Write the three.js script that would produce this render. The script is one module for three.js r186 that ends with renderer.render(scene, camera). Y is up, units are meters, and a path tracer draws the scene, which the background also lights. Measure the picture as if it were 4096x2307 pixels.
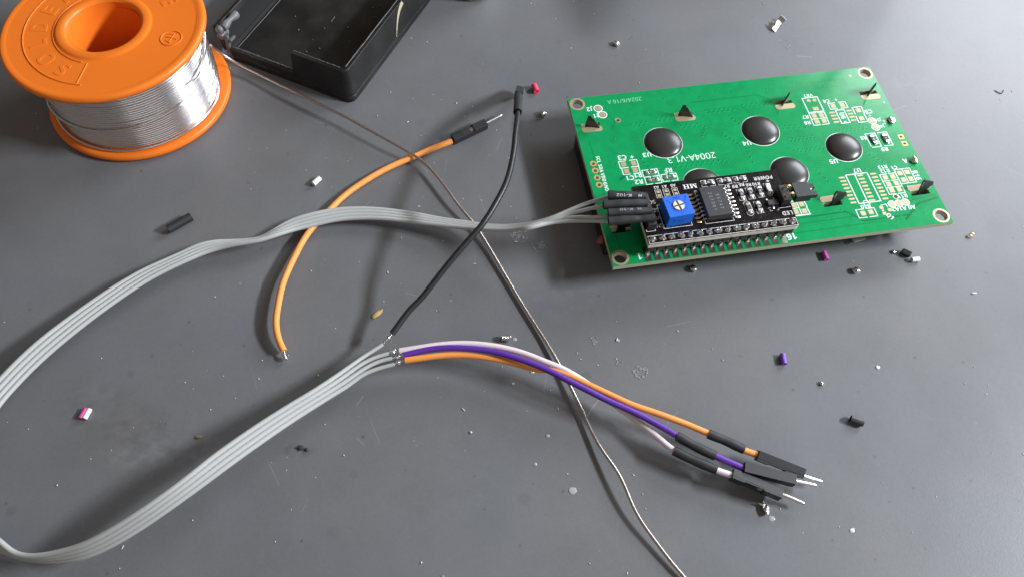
import * as THREE from 'three';
import { RoundedBoxGeometry } from 'three/addons/geometries/RoundedBoxGeometry.js';
import { mergeGeometries } from 'three/addons/utils/BufferGeometryUtils.js';
import { RectAreaLightUniformsLib } from 'three/addons/lights/RectAreaLightUniformsLib.js';
import { FontLoader } from 'three/addons/loaders/FontLoader.js';
import { TextGeometry } from 'three/addons/geometries/TextGeometry.js';

// All lengths below are millimetres in the world frame (x right, y up, z towards the viewer); K turns them into metres.
const K = 0.001;
const scene = new THREE.Scene();
const renderer = new THREE.WebGLRenderer({ antialias: true });
renderer.setSize(1024, 576);
renderer.toneMapping = THREE.LinearToneMapping;
renderer.toneMappingExposure = 1.0;
renderer.shadowMap.enabled = true;

// ---------- camera: a phone held above the bench ----------
const camera = new THREE.PerspectiveCamera(40.58, 1024 / 576, 0.01, 20);
{
  const right = new THREE.Vector3(0.9850433, 0.0327542, 0.1691651);
  const up = new THREE.Vector3(0.1310167, 0.4952712, -0.8588021);
  const back = new THREE.Vector3(-0.1119120, 0.8681207, 0.4835722);
  camera.position.set(-99.474 * K, 186.56 * K, 130.46 * K);
  camera.quaternion.setFromRotationMatrix(new THREE.Matrix4().makeBasis(right, up, back));
  camera.updateMatrixWorld();
}
scene.add(camera);

// ---------- light: a small work lamp to the right, a wide window further back, an added fill panel overhead, and the dim warm room ----------
RectAreaLightUniformsLib.init();
scene.background = new THREE.Color().setRGB(0.158, 0.130, 0.108);
const AIM = new THREE.Vector3(-0.04, 0, 0.0);
const LAMP = { at: new THREE.Vector3(0.60, 0.44, 0.15), w: 0.22, h: 0.052, power: 272, color: [0.90, 0.95, 1.0] };
const WINDOW = { at: new THREE.Vector3(0.64, 0.44, -0.46), w: 0.42, h: 0.34, power: 14, color: [0.90, 0.95, 1.0] };
const FILL_PANEL = { at: new THREE.Vector3(0.10, 0.75, 0.85), w: 0.9, h: 0.6, power: 0.5, color: [1.0, 0.96, 0.92] };  // unseen soft fill, added to lift the shadows; no actual fixture

// ---------- helpers ----------
let seed = 20240616;
function rnd() { seed |= 0; seed = seed + 0x6D2B79F5 | 0; let t = Math.imul(seed ^ seed >>> 15, 1 | seed); t = t + Math.imul(t ^ t >>> 7, 61 | t) ^ t; return ((t ^ t >>> 14) >>> 0) / 4294967296; }
const rr = (a, b) => a + (b - a) * rnd();
const V = (a, b, c) => Array.isArray(a) ? new THREE.Vector3(a[0], a[1], a[2]) : new THREE.Vector3(a, b, c);
const taken = new Map();
function numbered(name) { const n = taken.get(name) ?? 0; taken.set(name, n + 1); return n ? `${name}_${String(n).padStart(3, '0')}` : name; }
const BASE = new WeakMap();
function thing(name, label, category, base, group) {
  const o = new THREE.Group(); o.name = numbered(name); o.position.set(base[0] * K, base[1] * K, base[2] * K);
  o.userData = { label, category }; if (group) o.userData.group = group;
  BASE.set(o, base); scene.add(o); return o;
}
const dress = (m) => { m.castShadow = true; m.receiveShadow = true; return m; };
// geometry given in world millimetres -> a part of the thing
function part(parent, name, geo, mat, label) {
  const b = BASE.get(parent); const g = Array.isArray(geo) ? merge(geo) : geo;
  g.translate(-b[0], -b[1], -b[2]); g.scale(K, K, K);
  const m = dress(new THREE.Mesh(g, mat)); m.name = name; if (label) m.userData.label = label;
  BASE.set(m, b); parent.add(m); return m;
}
// shared geometry (already in metres, about its own origin) put at a place in world millimetres
function put(parent, name, geo, mat, x, y, z, turn = 0) {
  const b = BASE.get(parent); const m = dress(new THREE.Mesh(geo, mat)); m.name = name;
  m.position.set((x - b[0]) * K, (y - b[1]) * K, (z - b[2]) * K); m.rotation.y = turn;
  BASE.set(m, b); parent.add(m); return m;
}
const small = (g) => { g.scale(K, K, K); return g; };
function merge(list) {
  return mergeGeometries(list.map((g) => { let h = g.index ? g.toNonIndexed() : g; for (const k of Object.keys(h.attributes)) if (!['position', 'normal', 'uv'].includes(k)) h.deleteAttribute(k); if (!h.attributes.uv) h.setAttribute('uv', new THREE.BufferAttribute(new Float32Array(h.attributes.position.count * 2), 2)); h.clearGroups(); return h; }));
}
function box(x0, x1, y0, y1, z0, z1, r = 0, seg = 2) {
  const w = x1 - x0, h = y1 - y0, d = z1 - z0;
  const g = r > 0 ? new RoundedBoxGeometry(w, h, d, seg, Math.min(r, w / 2.01, h / 2.01, d / 2.01)) : new THREE.BoxGeometry(w, h, d);
  return g.translate((x0 + x1) / 2, (y0 + y1) / 2, (z0 + z1) / 2);
}
function relax(P, times) { for (let t = 0; t < times; t++) { const Q = P.map((p) => p.clone()); for (let i = 1; i < P.length - 1; i++) P[i].copy(Q[i]).multiplyScalar(0.5).addScaledVector(Q[i - 1], 0.25).addScaledVector(Q[i + 1], 0.25); } return P; }
function smooth(pts, n) { return new THREE.CatmullRomCurve3(pts.map((p) => V(p)), false, 'centripetal').getSpacedPoints(n); }
// a round bar swept along points, with parallel-transported frames
function sweep(P, radius, seg = 12, cap = true, squash = 1) {
  const n = P.length, pos = [], uv = [], idx = [];
  const T = P.map((p, i) => P[Math.min(i + 1, n - 1)].clone().sub(P[Math.max(i - 1, 0)]).normalize());
  let N = new THREE.Vector3(0, 1, 0); if (Math.abs(T[0].dot(N)) > 0.9) N.set(1, 0, 0);
  N.sub(T[0].clone().multiplyScalar(N.dot(T[0]))).normalize();
  let len = 0; const rings = [];
  for (let i = 0; i < n; i++) {
    if (i) { len += P[i].distanceTo(P[i - 1]); N.sub(T[i].clone().multiplyScalar(N.dot(T[i]))).normalize(); }
    const Bn = T[i].clone().cross(N), r = typeof radius === 'function' ? radius(i / (n - 1)) : radius; const ring = [];
    for (let j = 0; j <= seg; j++) {
      const a = j / seg * Math.PI * 2, c = Math.cos(a) * r, s = Math.sin(a) * r * squash;
      ring.push([P[i].x + N.x * c + Bn.x * s, P[i].y + N.y * c + Bn.y * s, P[i].z + N.z * c + Bn.z * s]);
      pos.push(...ring[j]); uv.push(j / seg, len * 0.1);
    }
    rings.push(ring);
  }
  for (let i = 0; i < n - 1; i++) for (let j = 0; j < seg; j++) { const a = i * (seg + 1) + j, b = a + seg + 1; idx.push(a, a + 1, b, b, a + 1, b + 1); }
  const make = (p, u, ix) => { const g = new THREE.BufferGeometry(); g.setAttribute('position', new THREE.Float32BufferAttribute(p, 3)); g.setAttribute('uv', new THREE.Float32BufferAttribute(u, 2)); g.setIndex(ix); return g; };
  const side = make(pos, uv, idx); side.computeVertexNormals();
  { const nm = side.attributes.normal; for (let i = 0; i < n; i++) { const a = i * (seg + 1), b = a + seg; const x = nm.getX(a) + nm.getX(b), y = nm.getY(a) + nm.getY(b), z = nm.getZ(a) + nm.getZ(b), l = Math.hypot(x, y, z) || 1; nm.setXYZ(a, x / l, y / l, z / l); nm.setXYZ(b, x / l, y / l, z / l); } }
  if (!cap) return side;
  const out = [side];
  for (const e of [0, n - 1]) {
    const p = [P[e].x, P[e].y, P[e].z], u = [0.5, 0.5], ix = [];
    for (let j = 0; j <= seg; j++) { p.push(...rings[e][j]); u.push(0, 0); }
    for (let j = 1; j <= seg; j++) e ? ix.push(0, j, j + 1) : ix.push(0, j + 1, j);
    const g = make(p, u, ix); g.computeVertexNormals(); out.push(g);
  }
  return merge(out);
}
function hollow(P, ro, ri, seg = 16) {
  const o = sweep(P, ro, seg, false), i = sweep(P, ri, seg, false); i.index.array.reverse(); i.computeVertexNormals();
  const ends = [];
  for (const e of [0, P.length - 1]) {
    const p = [], u = [], ix = []; const st = e * (seg + 1);
    for (let j = 0; j <= seg; j++) for (const g of [o, i]) { const a = g.attributes.position; p.push(a.getX(st + j), a.getY(st + j), a.getZ(st + j)); u.push(0, 0); }
    for (let j = 0; j < seg; j++) { const a = j * 2; ix.push(...(e ? [a, a + 1, a + 2, a + 2, a + 1, a + 3] : [a, a + 2, a + 1, a + 1, a + 2, a + 3])); }
    const g = new THREE.BufferGeometry(); g.setAttribute('position', new THREE.Float32BufferAttribute(p, 3)); g.setAttribute('uv', new THREE.Float32BufferAttribute(u, 2)); g.setIndex(ix); g.computeVertexNormals(); ends.push(g);
  }
  return merge([o, i, ...ends]);
}
// geometry built along +x from the origin -> laid from a to b, its +y turned by roll
function lay(g, a, b, roll = 0) {
  const A = V(a), X = V(b).sub(A).normalize(), Y0 = new THREE.Vector3(0, 1, 0); if (Math.abs(X.dot(Y0)) > 0.97) Y0.set(0, 0, -1);
  const Y = Y0.sub(X.clone().multiplyScalar(X.dot(Y0))).normalize().applyAxisAngle(X, roll), Z = X.clone().cross(Y);
  return g.applyMatrix4(new THREE.Matrix4().makeBasis(X, Y, Z).setPosition(A));
}
function lump(rx, ry, rz, rough, detail = 3) { // an uneven drop
  const g = new THREE.IcosahedronGeometry(1, detail), p = g.attributes.position, o = [rr(0, 9), rr(0, 9), rr(0, 9)];
  for (let i = 0; i < p.count; i++) {
    const x = p.getX(i), y = p.getY(i), z = p.getZ(i);
    const k = 1 + rough * (Math.sin(x * 3.1 + o[0] + y * 1.7) * 0.5 + Math.sin(y * 4.3 + o[1] - z * 2.1) * 0.3 + Math.sin(z * 5.7 + o[2] + x * 2.9) * 0.3);
    p.setXYZ(i, x * k * rx, y * k * ry, z * k * rz);
  }
  const m = new THREE.BufferGeometry(); m.setAttribute('position', p); const w = mergeVerts(m); w.computeVertexNormals(); return w;
}
function mergeVerts(g) { // weld by position so that the normals run smooth
  const p = g.attributes.position, map = new Map(), pos = [], ix = [];
  for (let i = 0; i < p.count; i++) { const k = [p.getX(i), p.getY(i), p.getZ(i)].map((v) => v.toFixed(5)).join(); let j = map.get(k); if (j === undefined) { j = pos.length / 3; map.set(k, j); pos.push(p.getX(i), p.getY(i), p.getZ(i)); } ix.push(j); }
  const o = new THREE.BufferGeometry(); o.setAttribute('position', new THREE.Float32BufferAttribute(pos, 3)); o.setIndex(ix); return o;
}
const mat = (o) => new THREE.MeshPhysicalMaterial(o);
const lin = (r, g, b) => new THREE.Color().setRGB(r, g, b);
// value noise
const HASH = new Float32Array(65536); for (let i = 0; i < 65536; i++) HASH[i] = rnd();
function vn(x, y) { const xi = Math.floor(x), yi = Math.floor(y); let u = x - xi, v = y - yi; u = u * u * (3 - 2 * u); v = v * v * (3 - 2 * v); const h = (a, b) => HASH[((a & 255) << 8) | (b & 255)]; const a = h(xi, yi), b = h(xi + 1, yi), c = h(xi, yi + 1), d = h(xi + 1, yi + 1); return a + (b - a) * u + (c - a) * v + (a - b - c + d) * u * v; }
const fb = (x, y, n = 4) => { let s = 0, a = 0.5, t = 0; for (let i = 0; i < n; i++) { s += a * vn(x + i * 17.3, y + i * 9.1); t += a; a *= 0.5; x *= 2.03; y *= 2.03; } return s / t; };
function grayTex(n, fn, rep) { const d = new Uint8Array(n * n * 4); for (let y = 0; y < n; y++) for (let x = 0; x < n; x++) { const v = Math.max(0, Math.min(255, fn(x / n, y / n) * 255)); d.set([v, v, v, 255], (y * n + x) * 4); } const t = new THREE.DataTexture(d, n, n); t.wrapS = t.wrapT = THREE.RepeatWrapping; t.magFilter = THREE.LinearFilter; t.minFilter = THREE.LinearMipmapLinearFilter; t.generateMipmaps = true; if (rep) t.repeat.set(rep, rep); t.needsUpdate = true; return t; }

// measured runs of the wires
const W = {
  rib_a: [[-69.05,12,14.82],[-73.37,9.5,13.15],[-79.37,7,10.47],[-85.04,5,7.38],[-91.74,3.8,4.51],[-100.21,3.1,1.11],[-108.8,2.8,-1.65],[-115.75,2.7,-2.94],[-121.85,2.8,-3.15],[-128.17,3,-2.24],[-133.6,3,-1.15],[-138.05,3.4,0.95],[-142.01,3.3,2.36],[-145.51,3.2,2.57],[-149.97,3.2,2.44],[-156.35,3.3,2.8],[-164.04,3.6,5.89],[-172.51,4,9.97],[-180.4,4.5,15.47],[-188.17,5,21.88],[-195.51,5.5,28.81],[-201.16,5.8,33.67]],
  rib_aw: [[-0.171,0.642,0.747],[-0.152,0.635,0.757],[-0.125,0.626,0.77],[-0.11,0.537,0.836],[-0.09,0.472,0.877],[-0.081,0.275,0.958],[-0.061,0.21,0.976],[-0.054,0.121,0.991],[0.13,0.069,0.989],[0.219,0,0.976],[0.352,0.169,0.921],[0.363,0.541,0.759],[0.289,0.704,0.648],[0.18,0.72,0.67],[0.292,0.595,0.748],[0.623,0.142,0.769],[0.488,0.263,0.832],[0.569,0.105,0.815],[0.677,-0.077,0.732],[0.676,-0.194,0.711],[0.611,-0.42,0.671],[0.967,0.057,0.247]],
  rib_b: [[-199.89,3.6,76.34],[-196.45,3.2,78.87],[-191.42,4.2,80.56],[-185.86,5.6,81.34],[-179.72,7.4,81.42],[-171.58,9.6,79.32],[-163.71,11.2,75.95],[-156.85,11.6,72],[-149.79,10.8,66.92],[-142.74,9.4,61.95],[-135.34,7.9,57.09],[-127.55,6.6,52.52],[-122.49,5.8,49.45]],
  rib_bw: [[0.424,0.886,-0.186],[0.393,0.915,0.097],[0.307,0.951,-0.019],[0.25,0.931,-0.266],[0.114,0.868,-0.484],[-0.129,0.845,-0.519],[-0.36,0.844,-0.398],[-0.33,0.821,-0.467],[-0.497,0.618,-0.609],[-0.529,0.606,-0.594],[-0.547,0.675,-0.495],[-0.581,0.687,-0.437],[-0.531,0.533,-0.659]],
  sb1: [[-63.04,13.5,14.2],[-54.31,15.5,12.53],[-47.78,18,12.63]],
  sb2: [[-63.14,13.5,14.7],[-55.57,15.5,14.41],[-49.71,18,15.39]],
  sb3: [[-63.09,13,14.61],[-57.1,15,15.78],[-52.29,17,18],[-48.73,18,18.48]],
  sb4: [[-63.21,13,15.26],[-56.51,15,17.04],[-49.19,18,20.42]],
  sj1: [[-120.2,5.6,45.98],[-116.75,5.6,43.6],[-114.22,5.6,42.27],[-111.54,5.8,40.92]],
  sj2: [[-120.29,5.5,47.12],[-116.89,5.5,45.24],[-113.5,5.5,44.06],[-110.37,5.6,43.61]],
  sj3: [[-120.41,5.3,48.45],[-117.03,5.3,46.82],[-112.97,5.3,45.27],[-109.63,5.5,45.03]],
  sj4: [[-120.52,5,49.49],[-117.17,5,48.11],[-113.14,5.2,47.14],[-109.24,5.5,46.8]],
  joint1: [[-111.53,5.8,40.8],[-110.55,6,40.05],[-109.93,6.1,39.44],[-108.99,6.3,38.68]],
  joint2: [[-110.35,5.6,43.49],[-109.18,5.9,43.07],[-107.55,6.1,43.6]],
  joint3: [[-109.62,5.5,44.96],[-108.27,5.7,44.92],[-106.64,6,44.82]],
  joint4: [[-109.24,5.5,46.75],[-107.86,5.7,46.33],[-106.4,6,46.33]],
  black: [[-108.93,6.3,38.56],[-103.25,8.3,32.94],[-100.98,9,31.52],[-93.1,13,24.95],[-86.63,15.9,19.82],[-82.47,17.6,16.68],[-77.93,18.9,11.27],[-73.75,19.8,4.83],[-70.24,19.4,-4.81],[-68.39,18.5,-12.21],[-66.91,17.3,-17.81],[-65.83,15.9,-22.59],[-64.77,13.8,-27.39],[-63.26,9.6,-34.53]],
  blacksleeve: [[-66.02,16.2,-21.85],[-64.77,13.8,-27.39],[-63.39,10,-33.9]],
  blackhouse: [[-63.33,9.8,-34.21],[-60.92,1.9,-43.86]],
  white: [[-107.55,6.1,43.6],[-102.32,6.4,43.64],[-97.86,6.6,43.69],[-92.34,6.8,44.22],[-86.9,7,45.41],[-81.56,7,47.16],[-76.36,7,49.63],[-71.34,7,52.86],[-67.66,6.8,55.08],[-64.2,6.4,57.9],[-61.33,5.2,60.11],[-57.66,4.2,63.96],[-54.18,4.2,67.86],[-51.07,4.2,71.36],[-48.13,4.4,75.15],[-45,4.6,79.32],[-40.51,4.6,82.77],[-35.98,4.6,85.85],[-32.72,4.6,87.54]],
  purple: [[-106.64,6,44.82],[-102.42,6.4,44.49],[-97.98,6.8,44.68],[-93.6,7.2,45.38],[-87.16,7.6,47.14],[-81.93,8,49.3],[-76.87,8.2,52.13],[-71.9,8.2,55.24],[-66.99,8,59],[-62.85,7.6,62.01],[-58.36,7,65.26],[-53.12,6.4,68.54],[-48.3,5.8,72.09],[-43.61,5.6,76.15],[-39.54,5.4,79.62],[-35.38,5.2,82.61],[-29.54,4.8,86.37]],
  orange: [[-106.4,6,46.33],[-102.65,6.2,46.45],[-98.23,6.4,46.57],[-92.75,6.5,47.15],[-87.37,6.5,48.49],[-82.07,6.4,50.37],[-76.87,6.2,52.68],[-72.73,6.2,54.54],[-71.12,6.4,54.45],[-67.52,6.6,56.39],[-63.03,6.8,59.66],[-57.86,6.6,63.35],[-52.73,6.4,66.96],[-47.4,6,69.75],[-42.13,5.6,72.65],[-41.25,5.4,73.07],[-35.45,5,76.75],[-31.38,4.8,79.41],[-27.87,4.6,82.19],[-24.91,4.4,83.68]],
  whiteS: [[-44.92,4.6,79.45],[-40.51,4.6,82.77],[-35.95,4.6,85.74]],
  purpleS: [[-43.44,5.6,76.37],[-39.54,5.4,79.62],[-35.48,5.2,82.55]],
  orangeS: [[-35.42,5,76.88],[-31.38,4.8,79.41],[-27.81,4.6,82.01]],
  whiteH: [[-32.8,4.6,87.42],[-21.98,3.2,93.69]],
  purpleH: [[-29.54,4.8,86.37],[-17.93,4,91.16]],
  orangeH: [[-25.07,4.4,83.77],[-14.96,3.4,89.71]],
  whiteP: [[-21.88,3.2,93.4],[-16.64,2.4,96.55]],
  purpleP: [[-17.93,4,91.16],[-12.69,3.4,93]],
  orangeP: [[-15.12,3.4,90.16],[-10.58,2.6,92.25]],
  orangeL: [[-137.15,1.8,36.94],[-138.29,2.3,33.8],[-138.83,2.7,29.12],[-138.06,2.9,23.73],[-136.67,2.9,17.35],[-133.6,2.6,9.67],[-129.58,2.1,1.66],[-123.68,1.6,-5.35],[-118.99,1.3,-10.43],[-112.35,1.2,-15.24],[-105.15,1.1,-19.24],[-96.43,1.1,-22.63],[-92.28,1.2,-24.24],[-85.04,1.35,-26.52]],
  orangeLtip: [[-137.15,1.8,37.1],[-137.09,1.5,37.97],[-136.81,0.9,39.24]],
  orangeLH: [[-84.78,1.35,-27],[-73.69,1.5,-31.73]],
  orangeLP: [[-73.54,1.5,-32.1],[-68.02,1.7,-34.56]],
  solder: [[-153.71,14,-63.47],[-153.62,10,-66.25],[-151.57,6,-66.77],[-147.62,3.6,-64.88],[-141.84,3,-60.48],[-134.37,3.2,-53.97],[-126.52,3.4,-47.33],[-118.85,3.4,-41.01],[-115.52,3.4,-38.36],[-108.94,3.3,-32.2],[-100.33,3,-24.5],[-96.31,2.4,-21.12],[-93.66,2.2,-17.93],[-91.04,2.2,-12.86],[-87.86,2.2,-5.52],[-86.47,2,-2.05],[-82.9,1.6,4.52],[-81.59,1.3,7.75],[-79.13,1,14.8],[-75.96,0.8,24.87],[-72.61,0.8,35.18],[-69.56,0.9,43.69],[-67.07,1.2,51.93],[-65.71,1.4,57.9],[-64.16,1.2,64.07],[-62.86,1.2,70.94],[-61.36,1.7,76.19],[-59.65,2.3,80.21],[-58.57,2.6,83.57],[-57.95,2.4,87.41],[-57.31,2.1,91.17],[-55.96,1.8,94.99],[-53.7,1.4,99.59],[-51.51,1.1,104.12],[-49.46,0.9,107.54],[-45.56,0.6,114.56]],
};

// ---------- lamp and window of the place plus an added fill panel, outside the picture ----------
function areaLight(root, L, paneName, paneMat, frameMat, t = 0.04) {
  const light = new THREE.RectAreaLight(lin(...L.color), L.power, L.w, L.h);
  light.position.copy(L.at).sub(root.position); root.add(light); light.castShadow = true; light.name = 'light';
  const aim = AIM.clone(); light.lookAt(aim);
  const q = new THREE.Quaternion(), pm = new THREE.Object3D(); pm.position.copy(L.at); pm.lookAt(aim); q.copy(pm.quaternion);
  const back = new THREE.Vector3(0, 0, -0.012).applyQuaternion(q);
  const pane = dress(new THREE.Mesh(new THREE.BoxGeometry(L.w, L.h, 0.006), paneMat)); pane.name = paneName; pane.quaternion.copy(q); pane.position.copy(L.at).add(back).sub(root.position); root.add(pane);
  const bars = [[L.w + 2 * t, t, 0, L.h / 2 + t / 2], [L.w + 2 * t, t, 0, -L.h / 2 - t / 2], [t, L.h, L.w / 2 + t / 2, 0], [t, L.h, -L.w / 2 - t / 2, 0]];
  for (const [w, h, x, y] of bars) { const f = dress(new THREE.Mesh(new THREE.BoxGeometry(w - 0.001, h - 0.001, 0.03), frameMat)); f.name = 'frame_bar'; f.quaternion.copy(q); f.position.set(x, y, -0.022).applyQuaternion(q).add(L.at).sub(root.position); root.add(f); }
}
const glow = (c, k) => mat({ color: lin(0.7, 0.7, 0.7), roughness: 0.6, emissive: lin(...c), emissiveIntensity: k });
const frameMat = mat({ color: lin(0.6, 0.6, 0.58), roughness: 0.5 });
{
  const w = thing('work_lamp', 'small bright work lamp beyond the right edge, out of view', 'lamp', [LAMP.at.x / K, LAMP.at.y / K, LAMP.at.z / K]);
  areaLight(w, LAMP, 'diffuser', glow(LAMP.color, 1.0), frameMat, 0.012);
  const v = thing('window', 'wide soft window beyond the top right corner, out of view', 'window', [WINDOW.at.x / K, WINDOW.at.y / K, WINDOW.at.z / K]);
  areaLight(v, WINDOW, 'pane', glow(WINDOW.color, 1.0), frameMat);
  const p = thing('fill_panel', 'dim warm fill panel added high above the bench, out of view', 'fill light', [FILL_PANEL.at.x / K, FILL_PANEL.at.y / K, FILL_PANEL.at.z / K]);
  areaLight(p, FILL_PANEL, 'diffuser', glow(FILL_PANEL.color, 0.3), frameMat);
}

// ---------- the bench ----------
const TX = -270, TZ = -160, TW = 420, TH = 315; // the area the surface print covers
const marks = { dark: [], pale: [] };
{
  const n = 2048, m = 1536, d = new Uint8Array(n * m * 4), c = new Float32Array(n * m * 3);
  const sx = n / TW, sz = m / TH;
  for (let j = 0; j < m; j++) for (let i = 0; i < n; i++) {
    const x = TX + (i + 0.5) / sx, z = TZ + (j + 0.5) / sz;
    const big = fb(x / 48 + 3, z / 40 + 7, 3) - 0.5, mid = fb(x / 9 + 31, z / 9, 3) - 0.5, fine = vn(x * 1.3, z * 1.3) - 0.5, grain = rnd() - 0.5;
    let v = 1 + big * 0.22 + mid * 0.13 + fine * 0.05 + grain * 0.07;
    const tint = (fb(x / 30 + 90, z / 26 + 40, 2) - 0.5) * 0.07;
    // pale wiped smear of dried flux, broken by its own grain
    const q = (k, cx, cz, rx, rz, a) => { const ca = Math.cos(a), sa = Math.sin(a), u = ((x - cx) * ca + (z - cz) * sa) / rx, w = (-(x - cx) * sa + (z - cz) * ca) / rz, e = u * u + w * w; return e < 1 ? k * (1 - e) * Math.max(0, fb(x / 2.2 + cx, z / 1.6 + cz, 4) * 2.2 - 0.75) : 0; };
    let pale = q(0.9, -166, 59, 19, 4.5, 0.08) + q(0.35, -183, 42, 6, 8, 0.2) + q(0.5, -98, -20, 4, 7, 0.5) + q(0.4, 70, -30, 16, 5, -0.1) + q(0.35, -62, 31, 16, 9, 0.2);
    let dark = q(0.9, -134.5, 63.5, 4.4, 2.2, 0.1) + q(0.7, -118, 36.5, 3.2, 2.6, 0.3) + q(0.3, -176, 50, 26, 8, 0.6);
    const k = (j * n + i) * 3; v = v * (1 - Math.min(0.5, dark * 0.55)) + pale * 0.35;
    c[k] = v * (1 + tint); c[k + 1] = v; c[k + 2] = v * (1 - tint * 0.8);
  }
  const dot = (x, z, r, a) => { const R = Math.ceil(r * sx) + 1, ci = (x - TX) * sx, cj = (z - TZ) * sz; for (let j = Math.floor(cj) - R; j <= cj + R; j++) for (let i = Math.floor(ci) - R; i <= ci + R; i++) { if (i < 0 || j < 0 || i >= n || j >= m) continue; const e = Math.hypot((i + 0.5 - ci) / sx, (j + 0.5 - cj) / sz) / r; if (e < 1) { const w = Math.min(1, (1 - e) * 2.2) * a, k = (j * n + i) * 3; for (let q = 0; q < 3; q++) c[k + q] = Math.max(0.15, c[k + q] + w); } } };
  const spot = () => { for (;;) { const x = rr(TX, TX + TW), z = rr(TZ, TZ + TH); if (fb(x / 34 + 200, z / 28 + 61, 2) + rr(-0.12, 0.12) > 0.52) return [x, z]; } };
  for (let i = 0; i < 620; i++) dot(...spot(), rr(0.10, 0.24), rr(0.10, 0.5)); for (let i = 0; i < 60; i++) dot(rr(TX, TX + TW), rr(TZ, TZ + TH), rr(0.10, 0.26), rr(0.12, 0.6));
  for (let i = 0; i < 420; i++) dot(rr(TX, TX + TW), rr(TZ, TZ + TH), rr(0.15, 0.6), -rr(0.15, 0.4));
  for (let i = 0; i < 40; i++) dot(rr(TX, TX + TW), rr(TZ, TZ + TH), rr(0.8, 2.0), -rr(0.06, 0.16));
  const scratch = (x, z, a, l, k) => { let t = a; for (let s = 0; s < l; s += 0.1) { t += (rnd() - 0.5) * 0.06; x += Math.cos(t) * 0.1; z += Math.sin(t) * 0.1; dot(x, z, 0.16, k * rr(0.3, 1)); } };
  for (let i = 0; i < 110; i++) scratch(...spot(), rr(0, 6.28), rr(1, 7), rr(0.06, 0.3));
  for (let i = 0; i < 12; i++) scratch(rr(TX, TX + TW), rr(TZ, TZ + TH), rr(-0.4, 0.2), rr(14, 40), rr(0.03, 0.09));
  scratch(44, -16, -0.1, 20, 0.3); scratch(-63, 66, -0.75, 6, 0.5); scratch(-97, -22, 0.9, 6, 0.5); scratch(35, -48, 0.3, 5, 0.6); scratch(-120, 54, -0.9, 3, 0.4);
  for (let k = 0; k < n * m; k++) { const f = n * (m - 1 - Math.floor(k / n)) + k % n; for (let q = 0; q < 3; q++) { const l = Math.min(1, [0.149, 0.152, 0.161][q] * c[k * 3 + q]); d[f * 4 + q] = 255 * (l < 0.0031308 ? l * 12.92 : 1.055 * l ** (1 / 2.4) - 0.055); } d[f * 4 + 3] = 255; }
  const t = new THREE.DataTexture(d, n, m); t.colorSpace = THREE.SRGBColorSpace; t.wrapS = t.wrapT = THREE.MirroredRepeatWrapping; t.magFilter = THREE.LinearFilter; t.minFilter = THREE.LinearMipmapLinearFilter; t.generateMipmaps = true; t.needsUpdate = true;
  const g = box(-900, 700, -25, 0, -700, 600), p = g.attributes.position, uv = g.attributes.uv;
  for (let i = 0; i < p.count; i++) uv.setXY(i, (p.getX(i) - TX) / TW, 1 - (p.getZ(i) - TZ) / TH);
  const bump = grayTex(512, (u, v) => 0.5 + (vn(u * 64, v * 64) - 0.5) * 0.5 + (vn(u * 160 + 9, v * 160) - 0.5) * 0.5); bump.repeat.set(TW / 24, TH / 24);
  g.scale(K, K, K);
  const table = dress(new THREE.Mesh(g, mat({ map: t, roughness: 0.42, specularIntensity: 0.9, bumpMap: bump, bumpScale: 0.000012 })));
  table.name = 'table'; table.userData = { kind: 'structure', label: 'dark grey speckled bench top under everything', category: 'table' }; scene.add(table);
}

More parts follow.
